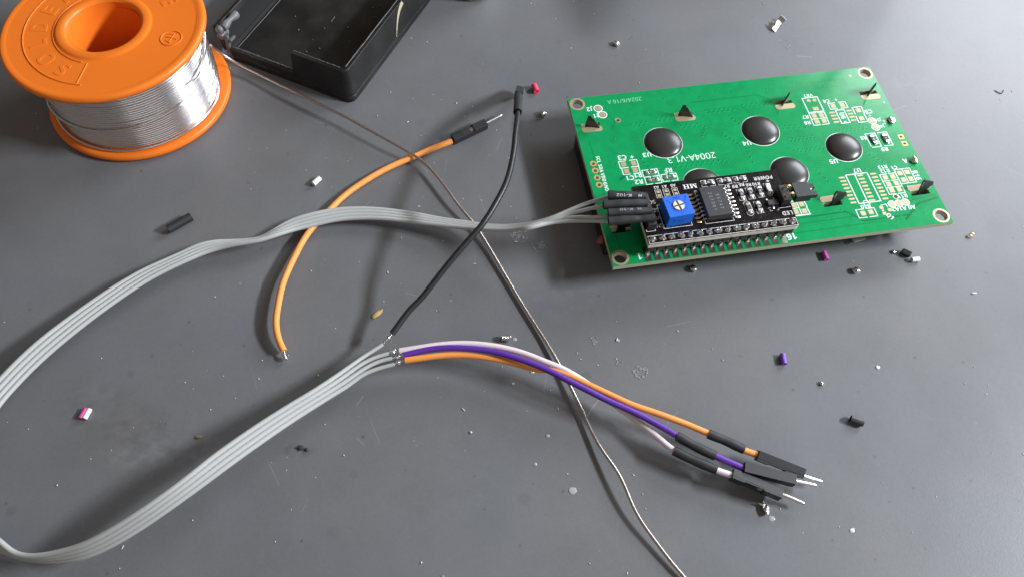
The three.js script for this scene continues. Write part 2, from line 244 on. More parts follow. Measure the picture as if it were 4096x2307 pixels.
// ---------- materials ----------
const font = await new FontLoader().loadAsync('fonts/droid/droid_sans_bold.typeface.json');
const MT = {
  orangePlastic: mat({ color: lin(0.86, 0.195, 0.018), roughness: 0.36, specularIntensity: 0.7 }),
  solder: mat({ color: lin(0.80, 0.79, 0.80), metalness: 1, roughness: 0.22 }),
  tin: mat({ color: lin(0.80, 0.79, 0.78), metalness: 1, roughness: 0.22 }),
  brightTin: mat({ color: lin(0.86, 0.85, 0.84), metalness: 1, roughness: 0.3 }),
  steel: mat({ color: lin(0.62, 0.58, 0.52), metalness: 1, roughness: 0.3 }),
  looseSolder: mat({ color: lin(0.60, 0.54, 0.50), metalness: 1, roughness: 0.34 }),
  copper: mat({ color: lin(0.60, 0.42, 0.19), metalness: 0.35, roughness: 0.45 }),
  gold: mat({ color: lin(0.72, 0.52, 0.27), metalness: 1, roughness: 0.3 }),
  pad: mat({ color: lin(0.50, 0.40, 0.26), metalness: 0.35, roughness: 0.5 }),
  ring: mat({ color: lin(0.55, 0.47, 0.33), metalness: 0.5, roughness: 0.42 }),
  blackPlastic: mat({ color: lin(0.018, 0.018, 0.020), roughness: 0.5 }),
  housing: mat({ color: lin(0.022, 0.022, 0.025), roughness: 0.52, bumpMap: grayTex(128, (u, v) => vn(u * 60, v * 60)), bumpScale: 0.00002 }),
  shrink: mat({ color: lin(0.024, 0.025, 0.028), roughness: 0.55 }),
  tab: mat({ color: lin(0.012, 0.012, 0.013), roughness: 0.3, clearcoat: 0.3 }),
  epoxy: mat({ color: lin(0.034, 0.032, 0.031), roughness: 0.3, specularIntensity: 1 }),
  edge: mat({ color: lin(0.50, 0.52, 0.36), roughness: 0.75 }),
  ribbon: mat({ color: lin(0.43, 0.44, 0.435), roughness: 0.55 }),
  wOrange: mat({ color: lin(0.90, 0.33, 0.075), roughness: 0.48 }),
  wPurple: mat({ color: lin(0.105, 0.028, 0.34), roughness: 0.46 }),
  wWhite: mat({ color: lin(0.74, 0.64, 0.66), roughness: 0.5 }),
  wBlack: mat({ color: lin(0.020, 0.021, 0.023), roughness: 0.42 }),
  white: mat({ color: lin(0.82, 0.82, 0.84), roughness: 0.5 }),
  pink: mat({ color: lin(0.80, 0.05, 0.13), roughness: 0.5 }),
  magenta: mat({ color: lin(0.52, 0.10, 0.42), roughness: 0.5 }),
  flux: mat({ color: lin(0.75, 0.76, 0.76), roughness: 0.22, transmission: 0.6, thickness: 0, clearcoat: 1, clearcoatRoughness: 0.15 }),
};

// ---------- spool of solder ----------
{
  const C = [-178.5, 0, -60.3], spool = thing('solder_spool', 'orange plastic spool wound with shiny silver solder wire', 'solder spool', C);
  const at = (g, dy = 0) => g.translate(C[0], dy, C[2]);
  const flange = (y0, up) => { // rounded rim, raised boss round the bore
    const R = up ? 28.2 : 27.4, t = 2.3, p = [[10.3, y0]];
    p.push([R - 1.2, y0]); for (let a = -80; a <= 80; a += 16) p.push([R - 1.15 + Math.cos(a * Math.PI / 180) * 1.15, y0 + t / 2 + Math.sin(a * Math.PI / 180) * t / 2]);
    if (up) { p.push([R - 2.0, y0 + t], [R - 2.5, y0 + t - 0.35], [13.6, y0 + t - 0.35], [13.1, y0 + t], [12.6, y0 + t + 0.35], [11.3, y0 + t + 0.4], [10.6, y0 + t + 0.1], [10.3, y0 + t - 0.5]); } else p.push([R - 1.6, y0 + t], [10.3, y0 + t]);
    return p.map(([x, y]) => new THREE.Vector2(x, y));
  };
  const low = part(spool, 'flange', at(new THREE.LatheGeometry(flange(0, false), 96)), MT.orangePlastic, 'lower flange lying on the bench');
  const upg = part(spool, 'flange', at(new THREE.LatheGeometry(flange(25.2, true), 96)).translate(-0.9, 0, 0), MT.orangePlastic, 'upper flange with raised lettering');
  const bore = [[10.3, 0.05], [12.2, 0.05], [12.2, 27.0], [10.3, 27.0], [10.3, 0.05]].map((q) => new THREE.Vector2(...q));
  part(spool, 'core', at(new THREE.LatheGeometry(bore, 72)), MT.orangePlastic);
  const yt = 27.15;
  const arcRidge = (r, a0, a1, w) => { const P = []; for (let a = a0; a <= a1 + 0.01; a += 3) P.push(V(C[0] + Math.cos(a * Math.PI / 180) * r, yt + 0.02, C[2] + Math.sin(a * Math.PI / 180) * r)); return sweep(P, w, 8); };
  part(upg, 'ridge', arcRidge(22.6, 103, 262, 0.22), MT.orangePlastic); part(upg, 'ridge', arcRidge(14.6, 112, 262, 0.22), MT.orangePlastic);
  { const a = 106 * Math.PI / 180; part(upg, 'ridge', sweep([14.6, 22.6].map((r) => V(C[0] + Math.cos(a) * r, yt + 0.02, C[2] + Math.sin(a) * r)), 0.2, 8), MT.orangePlastic); }
  const letter = (ch, ang, r, size) => { // raised letters, their heads towards the rim
    const g = new TextGeometry(ch, { font, size, depth: 0.30, curveSegments: 5, bevelEnabled: true, bevelThickness: 0.1, bevelSize: 0.09, bevelSegments: 2 });
    g.computeBoundingBox(); const b = g.boundingBox; g.translate(-(b.min.x + b.max.x) / 2, -(b.min.y + b.max.y) / 2, 0); g.rotateX(-Math.PI / 2);
    const a = ang * Math.PI / 180; g.rotateY(-a - Math.PI / 2); g.translate(C[0] + Math.cos(a) * r, yt - 0.3, C[2] + Math.sin(a) * r); return g;
  };
  'SOLDER WIRE'.split('').forEach((ch, i) => { if (ch !== ' ') part(upg, 'raised_letter', letter(ch, 124 + i * 21, 18.7, 4.6), MT.orangePlastic); });
  { // round mark
    const a = 22 * Math.PI / 180, mx = C[0] + Math.cos(a) * 19.4, mz = C[2] + Math.sin(a) * 19.4; const P = []; for (let i = 0; i <= 32; i++) P.push(V(mx + Math.cos(i / 32 * 6.2832) * 2.9, yt + 0.02, mz + Math.sin(i / 32 * 6.2832) * 2.9));
    part(upg, 'raised_mark', [sweep(P, 0.2, 6), ...[[-1.6, -0.9, 1.5, 0.6], [-0.5, 1.4, 0.9, -1.7], [-1.5, 0.7, -0.2, 1.9], [0.3, -0.2, 1.9, -0.9], [-1.3, -1.9, 0.4, -1.5]].map(([x0, z0, x1, z1]) => sweep([V(mx + x0, yt + 0.03, mz + z0), V(mx + x1, yt + 0.03, mz + z1)], 0.17, 6))], MT.orangePlastic);
  }
  // the winding, turn by turn
  const turns = 28, r = 0.4;
  for (let i = 0; i < turns; i++) {
    const y = 2.75 + i * 0.8, R = 23.7 + 0.35 * Math.sin((i + 2) / turns * Math.PI) + rr(-0.07, 0.07), tilt = rr(-0.16, 0.16), ph = rr(0, 6.28), P = [];
    for (let k = 0; k <= 120; k++) { const a = k / 120 * Math.PI * 2; P.push(V(C[0] + Math.cos(a) * (R + 0.06 * Math.sin(a * 3 + ph * 2)), y + 0.3 * tilt * Math.sin(a + ph) + 0.03 * Math.sin(a * 5 + ph), C[2] + Math.sin(a) * (R + 0.06 * Math.sin(a * 3 + ph * 2)))); }
    part(spool, 'wire_turn', sweep(P, r, 8, false), MT.solder);
  }
  for (const [y0, y1, a0, a1, R] of [[13.0, 9.5, 35, 170, 25.0], [24.6, 17, -40, 40, 25.1], [3.2, 2.7, 0, 200, 25.2]]) { // turns that cross the others
    const P = []; for (let k = 0; k <= 70; k++) { const t = k / 70, a = (a0 + (a1 - a0) * t) * Math.PI / 180, q = Math.min(1, Math.sin(t * Math.PI) * 3); P.push(V(C[0] + Math.cos(a) * (R - 1.0 + q), y0 + (y1 - y0) * (t * t * (3 - 2 * t)), C[2] + Math.sin(a) * (R - 1.0 + q))); }
    part(spool, 'wire_turn', sweep(P, r, 8), MT.solder, 'turn crossing over the others');
  }
  part(spool, 'core_winding', at(new THREE.LatheGeometry([[12.3, 2.4], [23.4, 2.4], [23.4, 25.1], [12.3, 25.1]].map((q) => new THREE.Vector2(...q)), 72)), MT.solder, 'inner layers of the winding');
  part(spool, 'loose_wire', sweep(relax(smooth(W.solder, 420), 40), 0.42, 12), MT.looseSolder, 'loose silver solder strand trailing from the spool across the bench');
}

// ---------- black plastic tray ----------
{
  const c0 = [-114.4, 0, -49.2], ux = [0.558, -0.830], vx = [-0.830, -0.558];
  const tray = thing('plastic_tray', 'scuffed black plastic tray with a notched wall behind the spool', 'tray', [c0[0], 0, c0[2]]);
  const M4 = new THREE.Matrix4().makeBasis(V(ux[0], 0, ux[1]), V(0, 1, 0), V(-vx[0], 0, -vx[1])).setPosition(V(c0)); // local x: along the right wall, local -z: along the front wall
  const L = (g) => { const p = g.attributes.position; for (let i = 0; i < p.count; i++) { const d = 1.9 * (1 - Math.min(1, Math.max(0, p.getY(i) / 11.2))); p.setX(i, p.getX(i) - d * Math.max(0, 1 - Math.max(0, p.getX(i)) / 9)); p.setZ(i, p.getZ(i) + d * Math.max(0, 1 - Math.max(0, -p.getZ(i)) / 9)); } return g.applyMatrix4(M4); }; // the walls lean in towards the lip
  const scuff = grayTex(512, (u, v) => { const s = fb(u * 9, v * 9, 4), k = Math.max(0, vn(u * 150, v * 150) - 0.86) * 5; return 0.34 + s * 0.45 + k; });
  const wearTex = (() => { const n = 512, d = new Uint8Array(n * n * 4); for (let y = 0; y < n; y++) for (let x = 0; x < n; x++) { const u = x / n, v = y / n; let k = 34 + (fb(u * 7, v * 7, 4) - 0.5) * 30 + Math.max(0, vn(u * 210, v * 210) - 0.9) * 420 + Math.max(0, vn(u * 60 + 7, v * 420) - 0.93) * 260; k = Math.max(12, Math.min(190, k)); d.set([k, k * 0.985, k * 0.97, 255], (y * n + x) * 4); } const t = new THREE.DataTexture(d, n, n); t.colorSpace = THREE.SRGBColorSpace; t.wrapS = t.wrapT = THREE.RepeatWrapping; t.magFilter = THREE.LinearFilter; t.repeat.set(1 / 45, 1 / 45); t.needsUpdate = true; return t; })();
  const trayMat = mat({ map: wearTex, roughness: 0.7, roughnessMap: scuff, specularIntensity: 0.8 }); scuff.repeat.set(1 / 40, 1 / 40);
  const worn = mat({ color: lin(0.10, 0.10, 0.105), roughness: 0.6, bumpMap: scuff, bumpScale: 0.0002 });
  const wornLight = mat({ color: lin(0.15, 0.15, 0.16), roughness: 0.45, bumpMap: scuff, bumpScale: 0.0006 });
  const LEN = 74, WID = 43.6, Ht = 11.2, t = 1.7;
  const rim = (w, d, r) => { const s = new THREE.Shape(); s.moveTo(r, 0); s.lineTo(w - r, 0); s.absarc(w - r, r, r, -Math.PI / 2, 0); s.lineTo(w, d - r); s.absarc(w - r, d - r, r, 0, Math.PI / 2); s.lineTo(r, d); s.absarc(r, d - r, r, Math.PI / 2, Math.PI); s.lineTo(0, r); s.absarc(r, r, r, Math.PI, Math.PI * 1.5); return s; };
  const up = (s, y0, h, bev = 0) => { const g = new THREE.ExtrudeGeometry(s, { depth: h - 2 * bev, bevelEnabled: bev > 0, bevelSize: bev, bevelThickness: bev, bevelOffset: -bev, bevelSegments: 3, curveSegments: 10 }); g.translate(0, 0, bev); g.rotateX(-Math.PI / 2); return g.translate(0, y0, 0); };
  part(tray, 'floor', L(up(rim(LEN, WID, 2.4), 0, 2.0, 0.3)), trayMat);
  // walls: right (the near long side), a tall half and a low half of the front, the back and the left
  { const s = new THREE.Shape(), r = 2.4; s.moveTo(LEN, 0); s.lineTo(LEN, t); s.lineTo(t + 0.9, t); s.absarc(t + 0.9, t + 0.9, 0.9, Math.PI * 1.5, Math.PI, true); s.lineTo(t, 19.4); s.lineTo(0, 19.4); s.lineTo(0, r); s.absarc(r, r, r, Math.PI, Math.PI * 1.5); s.closePath(); part(tray, 'wall', L(up(s, 1.9, Ht - 1.9, 0.18)), trayMat, 'right wall and the tall half of the front wall'); }
  const front = (d0, d1, h) => L(up(rim(t, d1 - d0, 0.5), 1.9, h - 1.9, 0.2).translate(0, 0, -d0));
  part(tray, 'wall', front(19.4, WID - 0.5, 4.2), trayMat, 'low cut half of the front wall');
  { const g = L(box(0.6, LEN, 1.9, 10.4, -t / 2, t / 2, 0.4).rotateX(-0.36).translate(0, 0.2, -WID - 1.0)); part(tray, 'wall', g, trayMat, 'left wall leaning outward'); }
  part(tray, 'wall', L(box(LEN - t, LEN, 1.9, Ht, -WID, -t, 0.4)), trayMat, 'far wall');
  // worn pale lips
  const lip = (x0, x1, z0, z1, y) => { const P = []; for (let i = 0; i <= 40; i++) { const q = i / 40; P.push(V(x0 + (x1 - x0) * q + rr(-0.05, 0.05), y + rr(-0.05, 0.04), z0 + (z1 - z0) * q + rr(-0.06, 0.06))); } return L(sweep(P, () => 0.12 + rnd() * 0.16, 6)); };
  part(tray, 'worn_lip', lip(2.4, LEN - 2, -1.3, -1.3, Ht), worn); part(tray, 'worn_lip', lip(1.3, 1.3, -2.6, -19.2, Ht), worn); part(tray, 'worn_lip', lip(1.0, 1.0, -20, -WID + 1, 4.2), worn);
  { const P = []; for (let i = 0; i <= 24; i++) P.push(V(1 + i * 1.2, 2.15, -WID + 0.9 + rr(-0.08, 0.08))); part(tray, 'worn_lip', L(sweep(P, 0.14, 6)), worn); }
  // hinge knuckles at the left front corner
  for (const [x, y, z, l] of [[0.0, 9.2, -WID - 2.6, 3.4], [0.2, 7.0, -WID - 2.6, 3.0], [1.6, 9.6, -WID - 1.8, 7.0]]) part(tray, 'hinge_knuckle', L(sweep(smooth([[x, y, z], [x + l * 0.5, y + 0.3, z], [x + l, y, z + 0.1]], 12), (q) => 1.15 + 0.25 * Math.sin(q * 9), 12)), wornLight);
  part(tray, 'hinge_post', L(box(0.2, 1.4, 2.0, 8.0, -WID - 1.2, -WID + 0.2, 0.4)), worn);
  part(tray, 'catch', L(box(0.3, 2.8, 6.2, 7.2, -WID + 0.4, -WID + 1.4, 0.35)), worn);
  // dried glue run on the right wall
  part(tray, 'glue_run', L(sweep(smooth([[36, 10.6, 0.12], [33.5, 9.4, 0.1], [31.5, 7.6, 0.1], [29.6, 5.0, 0.1], [28.4, 2.8, 0.08]], 30), (q) => 0.75 * (1 - q) + 0.12, 8, true, 0.35)), mat({ color: lin(0.52, 0.47, 0.33), roughness: 0.6 }));
  // moulded dashes and crumbs on the floor
  part(tray, 'moulded_mark', L(box(-1.4, 1.4, 2.0, 2.16, -0.2, 0.2, 0.06).rotateY(0.1).translate(27, 0, -22)), worn);
  for (let i = 0; i < 16; i++) { const s = rr(0.16, 0.34); part(tray, 'crumb', L(lump(s, s * 0.7, s, 0.4, 1).translate(rr(4, 40), 2.0 + s * 0.5, -rr(6, 40))), worn); }
}
{ // pale round pot at the top edge of the picture
  const pot = thing('round_pot', 'pale translucent round plastic pot at the top edge, only its base in view', 'pot', [-68.4, 0, -97.3]);
  const pr = [[0, 0], [7.6, 0], [8.8, 0.5], [9.3, 1.6], [9.4, 26], [8.9, 26.2], [8.6, 25.6], [8.5, 2.2], [0, 2.0]].map((q) => new THREE.Vector2(...q));
  part(pot, 'body', new THREE.LatheGeometry(pr, 64).translate(-68.4, 0, -97.3), mat({ color: lin(0.62, 0.60, 0.54), roughness: 0.3, transmission: 0.25, thickness: 0 }));
  part(pot, 'lid', new THREE.LatheGeometry([[0, 26.3], [10, 26.3], [10.3, 27], [10.3, 33], [9.6, 33.8], [0, 33.8]].map((q) => new THREE.Vector2(...q)), 64).translate(-68.4, 0, -97.3), mat({ color: lin(0.03, 0.03, 0.032), roughness: 0.5 }));
}
{ // cable hanging over the bench just beyond the top edge; its shadow falls into the picture
  const cab = thing('hanging_cable', 'black cable looping above the bench beyond the top edge, seen by its shadow', 'cable', [30, 0, -100]);
  part(cab, 'jacket', sweep(smooth([[-20, 2.0, -178], [5, 20, -142], [24, 40, -105], [30, 45, -76], [33, 46, -56], [37, 48, -50], [46, 52, -52], [70, 58, -70], [115, 46, -115], [148, 12, -155], [165, 2.0, -178]], 120), 2.0, 14), MT.wBlack);
}

// ---------- display module, lying face down ----------
const BY = 10.6; // upper face of its green board
const lcd = thing('display_module', 'green circuit board of a display module lying face down, small black adapter board on it', 'circuit board', [0, 0, 0]);
const SILK = '#e9f6f1';
function canvas(w, h) { const c = document.createElement('canvas'); c.width = w; c.height = h; return c; }
function canvasTex(c) { const t = new THREE.CanvasTexture(c); t.colorSpace = THREE.SRGBColorSpace; t.magFilter = THREE.LinearFilter; t.minFilter = THREE.LinearMipmapLinearFilter; t.generateMipmaps = true; t.anisotropy = 8; return t; }
function brush(c, x0, z0, s) {
  const g = c.getContext('2d'); const X = (x) => (x - x0) * s, Y = (z) => (z - z0) * s;
  return {
    g,
    line(pts, w, col) { g.strokeStyle = col; g.lineWidth = w * s; g.lineCap = 'round'; g.lineJoin = 'round'; g.beginPath(); pts.forEach(([x, z], i) => i ? g.lineTo(X(x), Y(z)) : g.moveTo(X(x), Y(z))); g.stroke(); },
    rect(ax, az, bx, bz, w, col) { this.line([[ax, az], [bx, az], [bx, bz], [ax, bz], [ax, az]], w, col); },
    fill(ax, az, bx, bz, col) { g.fillStyle = col; g.fillRect(X(ax), Y(az), (bx - ax) * s, (bz - az) * s); },
    disc(x, z, r, col) { g.fillStyle = col; g.beginPath(); g.arc(X(x), Y(z), r * s, 0, Math.PI * 2); g.fill(); },
    circle(x, z, r, w, col) { g.strokeStyle = col; g.lineWidth = w * s; g.beginPath(); g.arc(X(x), Y(z), r * s, 0, Math.PI * 2); g.stroke(); },
    text(t, x, z, size, deg, col = SILK, face = 'bold', fam = 'sans-serif', wide = 1) { g.save(); g.translate(X(x), Y(z)); g.rotate(deg * Math.PI / 180); g.scale(wide, 1); g.fillStyle = col; g.font = `${face} ${size * 1.38 * s}px ${fam}`; g.textAlign = 'center'; g.textBaseline = 'middle'; g.fillText(t, 0, 0); g.restore(); },
  };
}
const DOMES = [[-24.5, -9.3, 5.6, 'U3'], [5.7, -9.6, 5.6, 'U4'], [28.4, 0.0, 5.3, 'U5'], [9.0, 6.6, 5.5, 'U1'], [-17.2, 7.2, 5.6, 'U2']];
const SLOTS = [[-44.2, -18.3, 1], [-15.4, -18.5, 1], [16.4, -18.8, 1], [44.3, -18.8, 1], [-44.0, 18.2, -1], [17.4, 18.3, -1], [44.0, 18.3, -1]];
const HOLES = [[-46.5, -27.5], [46.5, -27.5], [46.5, 27.5], [-46.5, 27.5]];
const VIAHOLES = [[-46.7, -4.6], [-46.7, -2.05], [-46.7, 0.5], [-46.7, 3.05]];
let boardTex;
{
  const s = 20.5, c = canvas(98 * s, 60 * s), b = brush(c, -49, -30, s), g = b.g;
  b.fill(-49, -30, 49, 30, '#139355');
  // weave and mask mottling
  for (let i = 0; i < 5200; i++) { const v = rnd(); g.fillStyle = v > 0.5 ? 'rgba(30,165,98,0.05)' : 'rgba(8,110,62,0.05)'; g.beginPath(); g.arc(rnd() * c.width, rnd() * c.height, rr(4, 34), 0, 7); g.fill(); }
  const dk = 'rgba(6,104,58,0.75)', md = 'rgba(8,118,66,0.6)', lt = 'rgba(44,178,112,0.55)';
  const bus = (pts, n, dx, dz, col = dk, w = 0.13) => { for (let i = 0; i < n; i++) { const p = pts.map(([x, z], k) => [x + dx * i, z + dz * i]); b.line(p, w, col); b.line(p.map(([x, z]) => [x + 0.1, z + 0.1]), 0.07, lt); } };
  // wide copper outlines
  b.line([[-12, -23.4], [9, -23.6], [13, -21], [13, -15]], 0.5, md); b.line([[-46, -13], [-46, 24]], 0.35, md); b.line([[-38, -22], [-36.8, -19], [-38.4, -16.5]], 0.4, md);
  b.line([[-36.5, 5.2], [-39.5, 9.5]], 0.8, dk); b.line([[-40.2, 2.0], [-37, -0.6]], 0.9, dk); b.line([[-34, 6], [-36, 9]], 0.35, md);
  b.line([[36, 27.2], [41.5, 22.6], [48, 21.4]], 0.7, dk); b.line([[4, 24.2], [36, 24.0], [40.5, 21.2], [48, 20.2]], 0.45, md); b.line([[3, 22.4], [20, 22.2], [24, 26], [38, 25.8]], 0.5, dk); b.line([[3, 27], [30, 26.8], [40, 25]], 0.35, md);
  bus([[1.8, 21.6], [16, 21.4]], 7, 0, 0.62); bus([[15, 8.5], [27, 8.2], [34, 4.5], [46, 4.0]], 8, 0.25, 0.5);
  bus([[-34, -14], [-31, -14], [-29, -12]], 9, -0.05, 0.55); bus([[-19, -11], [-13, -11], [-10, -14], [-2, -14]], 7, 0, 0.5); bus([[-12, -2], [-5, -3], [0, -8]], 9, 0.45, 0.42); bus([[-9, -20], [3, -20], [5, -15]], 7, 0.42, 0.5);
  bus([[-36, -13], [-22, -13.4]], 4, 0, -0.5, md); bus([[11, -8], [20, -7.6], [24, -3]], 8, 0.15, 0.55); bus([[12, -14], [21, -13.4]], 5, 0, 0.55, md); bus([[16, 2], [22, 3], [25, 6]], 7, -0.3, 0.6); bus([[33, 1], [37, 3.5], [37.5, 8]], 7, 0.45, -0.1); bus([[35, -8.5], [39, -5.5], [47, -5.5]], 3, 0, 0.5, md);
  bus([[-30, -3], [-27.5, -1.5], [-26, 2]], 7, 0.5, -0.15); bus([[-35, -4], [-33, -8], [-33, -15]], 6, 0.35, 0.1);
  // rows of covered vias
  const via = (x, z) => { b.disc(x + 0.09, z + 0.09, 0.33, 'rgba(58,190,126,0.7)'); b.disc(x, z, 0.27, '#0a6f3f'); };
  const rowv = (x0, z0, x1, z1, n, off) => { for (let i = 0; i < n; i++) { const t = i / (n - 1); via(x0 + (x1 - x0) * t, z0 + (z1 - z0) * t + (i % 2 ? off : 0)); } };
  rowv(-32, -17.5, -27.5, -17.8, 7, 0.9); rowv(-24, -18.6, -18.5, -18.6, 8, 0.9); rowv(-8.5, -19.6, 0, -19.6, 12, 0.9); rowv(3.5, -20.2, 13.5, -20.4, 14, 0.9); rowv(27, -6.4, 38, -6.6, 18, 0.9); rowv(13, -5.4, 21, -5.6, 14, 0.9);
  rowv(-17.5, -15, -11.5, -15, 8, 0.9); rowv(-12.5, -10.5, -10.5, -13.5, 7, 0.8); rowv(-6, -10, -2.5, -6, 9, 0.7); rowv(-24, -0.8, -8, -0.4, 22, 0.9); rowv(-1, -3.5, -0.5, 1.5, 7, 0.7); rowv(-32.5, -4.4, -30.4, 0.4, 7, 0.7); rowv(13, -1, 22, -1, 14, 0.8); rowv(17, 7, 19, 11, 6, 0.6); rowv(33.5, -12, 37, -6, 5, 0.5); rowv(34, 3, 37.5, 6.5, 8, 0.6); rowv(12, -10.6, 20.4, -9.8, 11, 1.1); rowv(-2, -16.5, 0.6, -12.6, 8, 0.7);
  for (const [x, z] of [[-38, 2.4], [-37.6, 4.0], [-40.3, -3.5], [-38.5, -13], [-8.5, -25.2], [2, -26], [13, -25.6], [22, -27], [20, -22.8], [30.5, 20.8], [35, 25.6], [42, 26], [45, 9.8], [46.5, 12], [47, 16.6], [14, 23.4], [18.6, 21.6], [40.5, -17.2], [47.6, -16.9], [27.5, 26.2], [33, 27.4], [-41, 24.5], [-3, -26.6], [-20, -26], [31.5, 8.6]]) via(x, z);
  // print
  const W = 0.27;
  b.circle(-40.6, -25.0, 1.25, 0.34, SILK); b.circle(-39.8, -22.4, 1.25, 0.34, SILK); b.text('J2', -43.3, -25.1, 1.5, 180); b.text('J1', -41.9, -22.3, 1.5, 180);
  b.text('2024/6/16 A', -31.9, -27.0, 1.55, 180, '#8fd0a8', '', 'sans-serif', 0.92);
  for (const [x, z, r, n] of DOMES) { b.circle(x - 0.12, z + 0.02, r + 0.1, 0.26, SILK); if (n === 'U3') b.text('U3', x - 5.9, z + 3.7, 1.6, 180); if (n === 'U4') b.text('U4', x - 5.6, z + 4.0, 1.6, 180); if (n === 'U5') b.text('U5', x - 5.1, z + 4.6, 1.6, 180); }
  b.text('2004A-V1.3', -17.8, -2.7, 2.1, 180, SILK, '', 'sans-serif', 1.0);
  b.text('SCL', -44.9, -5.9, 1.1, 90); b.text('SDA', -44.9, -2.7, 1.1, 90); b.text('VDD', -44.9, 0.6, 1.1, 90); b.text('GND', -44.9, 3.9, 1.1, 90);
  const twin = (x0, z0, x1, z1, gap) => { const m = (x0 + x1) / 2; b.line([[m - gap, z0], [x0, z0], [x0, z1], [m - gap, z1]], W, SILK); b.line([[m + gap, z0], [x1, z0], [x1, z1], [m + gap, z1]], W, SILK); };
  twin(-39.3, -4.3, -33.9, -1.85, 0.55); twin(-39.0, -1.85, -34.0, 0.55, 0.5); b.text('C3', -37.9, -5.6, 1.7, 180); b.text('+', -35.0, -5.4, 1.7, 180); b.text('C1', -37.4, 1.9, 1.6, 180);
  twin(-33.4, -0.2, -28.9, 2.3, 0.4); twin(-33.3, 2.3, -28.8, 4.9, 0.4); b.text('R1', -34.9, 1.3, 1.6, 180); b.text('R2', -35.2, 3.6, 1.6, 180); b.text('R3', -35.3, 6.1, 1.6, 180);
  twin(-28.3, 2.1, -23.9, 4.6, 0.4); b.text('RF', -25.8, 0.8, 1.6, 180);
  // right part
  g.globalAlpha = 0.5; b.fill(27.4, -26.6, 39.0, -23.3, '#0d7f49'); g.globalAlpha = 1; b.text('2004A', 33.2, -24.95, 2.0, 180, '#169758');
  b.rect(22.7, -20.2, 27.6, -14.4, 0.3, SILK); b.text('VR1', 25.0, -21.1, 1.2, 180);
  twin(22.6, -14.0, 27.5, -11.7, 0.3); twin(22.5, -11.7, 27.4, -9.3, 0.3); b.text('R7', 21.1, -12.9, 1.35, 180); b.text('R6', 20.9, -10.6, 1.35, 180);
  twin(29.9, -17.1, 35.5, -14.7, 0.6); b.text('C4', 29.8, -18.1, 1.3, 180); b.text('+', 33.0, -18.2, 1.4, 180);
  b.rect(31.2, -14.1, 33.9, -8.9, 0.3, SILK); b.text('U6', 32.6, -11.8, 1.5, 90); b.line([[32.0, -8.9], [32.5, -9.5], [33.0, -8.9]], 0.3, SILK);
  b.line([[36.8, -11.9], [36.8, -14.5], [39.8, -14.5], [39.6, -11.6]], 0.3, SILK); b.line([[36.6, -10.9], [36.6, -8.5], [39.6, -8.5], [39.5, -11.2]], 0.3, SILK); b.text('C5', 41.2, -12.2, 1.5, 180); b.text('+', 41.0, -10.6, 1.2, 180);
  b.circle(40.9, -8.5, 1.2, 0.3, SILK); b.circle(41.0, -6.0, 1.2, 0.3, SILK); b.text('J3', 43.1, -8.6, 1.1, 180); b.text('J4', 43.1, -6.1, 1.1, 180); b.text('K', 44.8, -7.6, 1.5, 180); b.text('A', 44.5, 7.5, 1.6, 180); b.text('#', 47.6, -15.2, 1.0, 180, '#8fd6a8');
  b.line([[36.6, 0.8], [36.6, -3.9], [39.6, -3.9]], W, SILK); b.line([[39.7, -3.9], [39.7, 1.3], [36.8, 1.3]], W, SILK); b.line([[40.6, -3.8], [43.4, -3.8], [43.4, 1.3], [40.8, 1.3]], W, SILK); b.text('R8', 35.6, -2.6, 1.3, 180); b.text('R9', 40.2, 2.5, 1.4, 180);
  b.rect(24.85, 10.0, 31.45, 20.15, 0.32, SILK); b.line([[27.6, 10.0], [27.5, 20.1]], 0.32, SILK); b.text('U7', 28.9, 8.8, 1.45, 180); b.circle(27.0, 20.3, 0.9, 0.28, SILK);
  for (const z of [11.3, 13.7, 16.0]) twin(34.8, z, 39.7, z + 2.4, 0.3); b.text('R13', 36.9, 8.7, 1.25, 180); b.text('R12', 37.0, 10.2, 1.25, 180); b.text('R11', 38.4, 19.4, 1.3, 180);
  b.rect(39.8, 10.2, 44.6, 15.3, W, SILK); b.line([[42.2, 10.4], [42.2, 15.2]], 0.24, SILK); b.text('C1', 40.2, 9.4, 1.2, 180); b.text('R16', 45.6, 13.0, 1.5, 90); b.text('+', 41.4, 16.5, 1.4, 180);
  for (const [x, z] of [[34.2, 21.7], [36.25, 21.7], [38.3, 21.6]]) b.circle(x, z, 1.1, 0.3, SILK); b.text('A0 A1A2', 36.9, 23.5, 1.35, 180);
  twin(23.0, 22.1, 28.5, 24.9, 0.4); b.text('R10', 26.4, 21.3, 1.3, 180); b.line([[30.9, 21.6], [32.4, 21.4], [32.5, 22.4]], 0.3, SILK); b.text('Q1', 31.9, 25.6, 1.35, 60); b.disc(30.7, 23.4, 0.3, SILK); b.line([[31.8, 24.7], [31.5, 24.9]], 0.3, SILK);
  for (const z of [16.6, 19.0]) { b.line([[4.5, z], [7.3, z], [7.3, z + 2.4], [4.4, z + 2.4]], W, SILK); b.line([[9.5, z], [9.7, z + 2.4]], W, SILK); } b.line([[4.0, 21.5], [9.8, 21.5]], 0.34, SILK);
  b.text('16', 1.9, 27.9, 2.0, 180); b.text('1', -41.3, 27.9, 2.0, 180, SILK, 'bold', 'serif');
  boardTex = canvasTex(c);
}
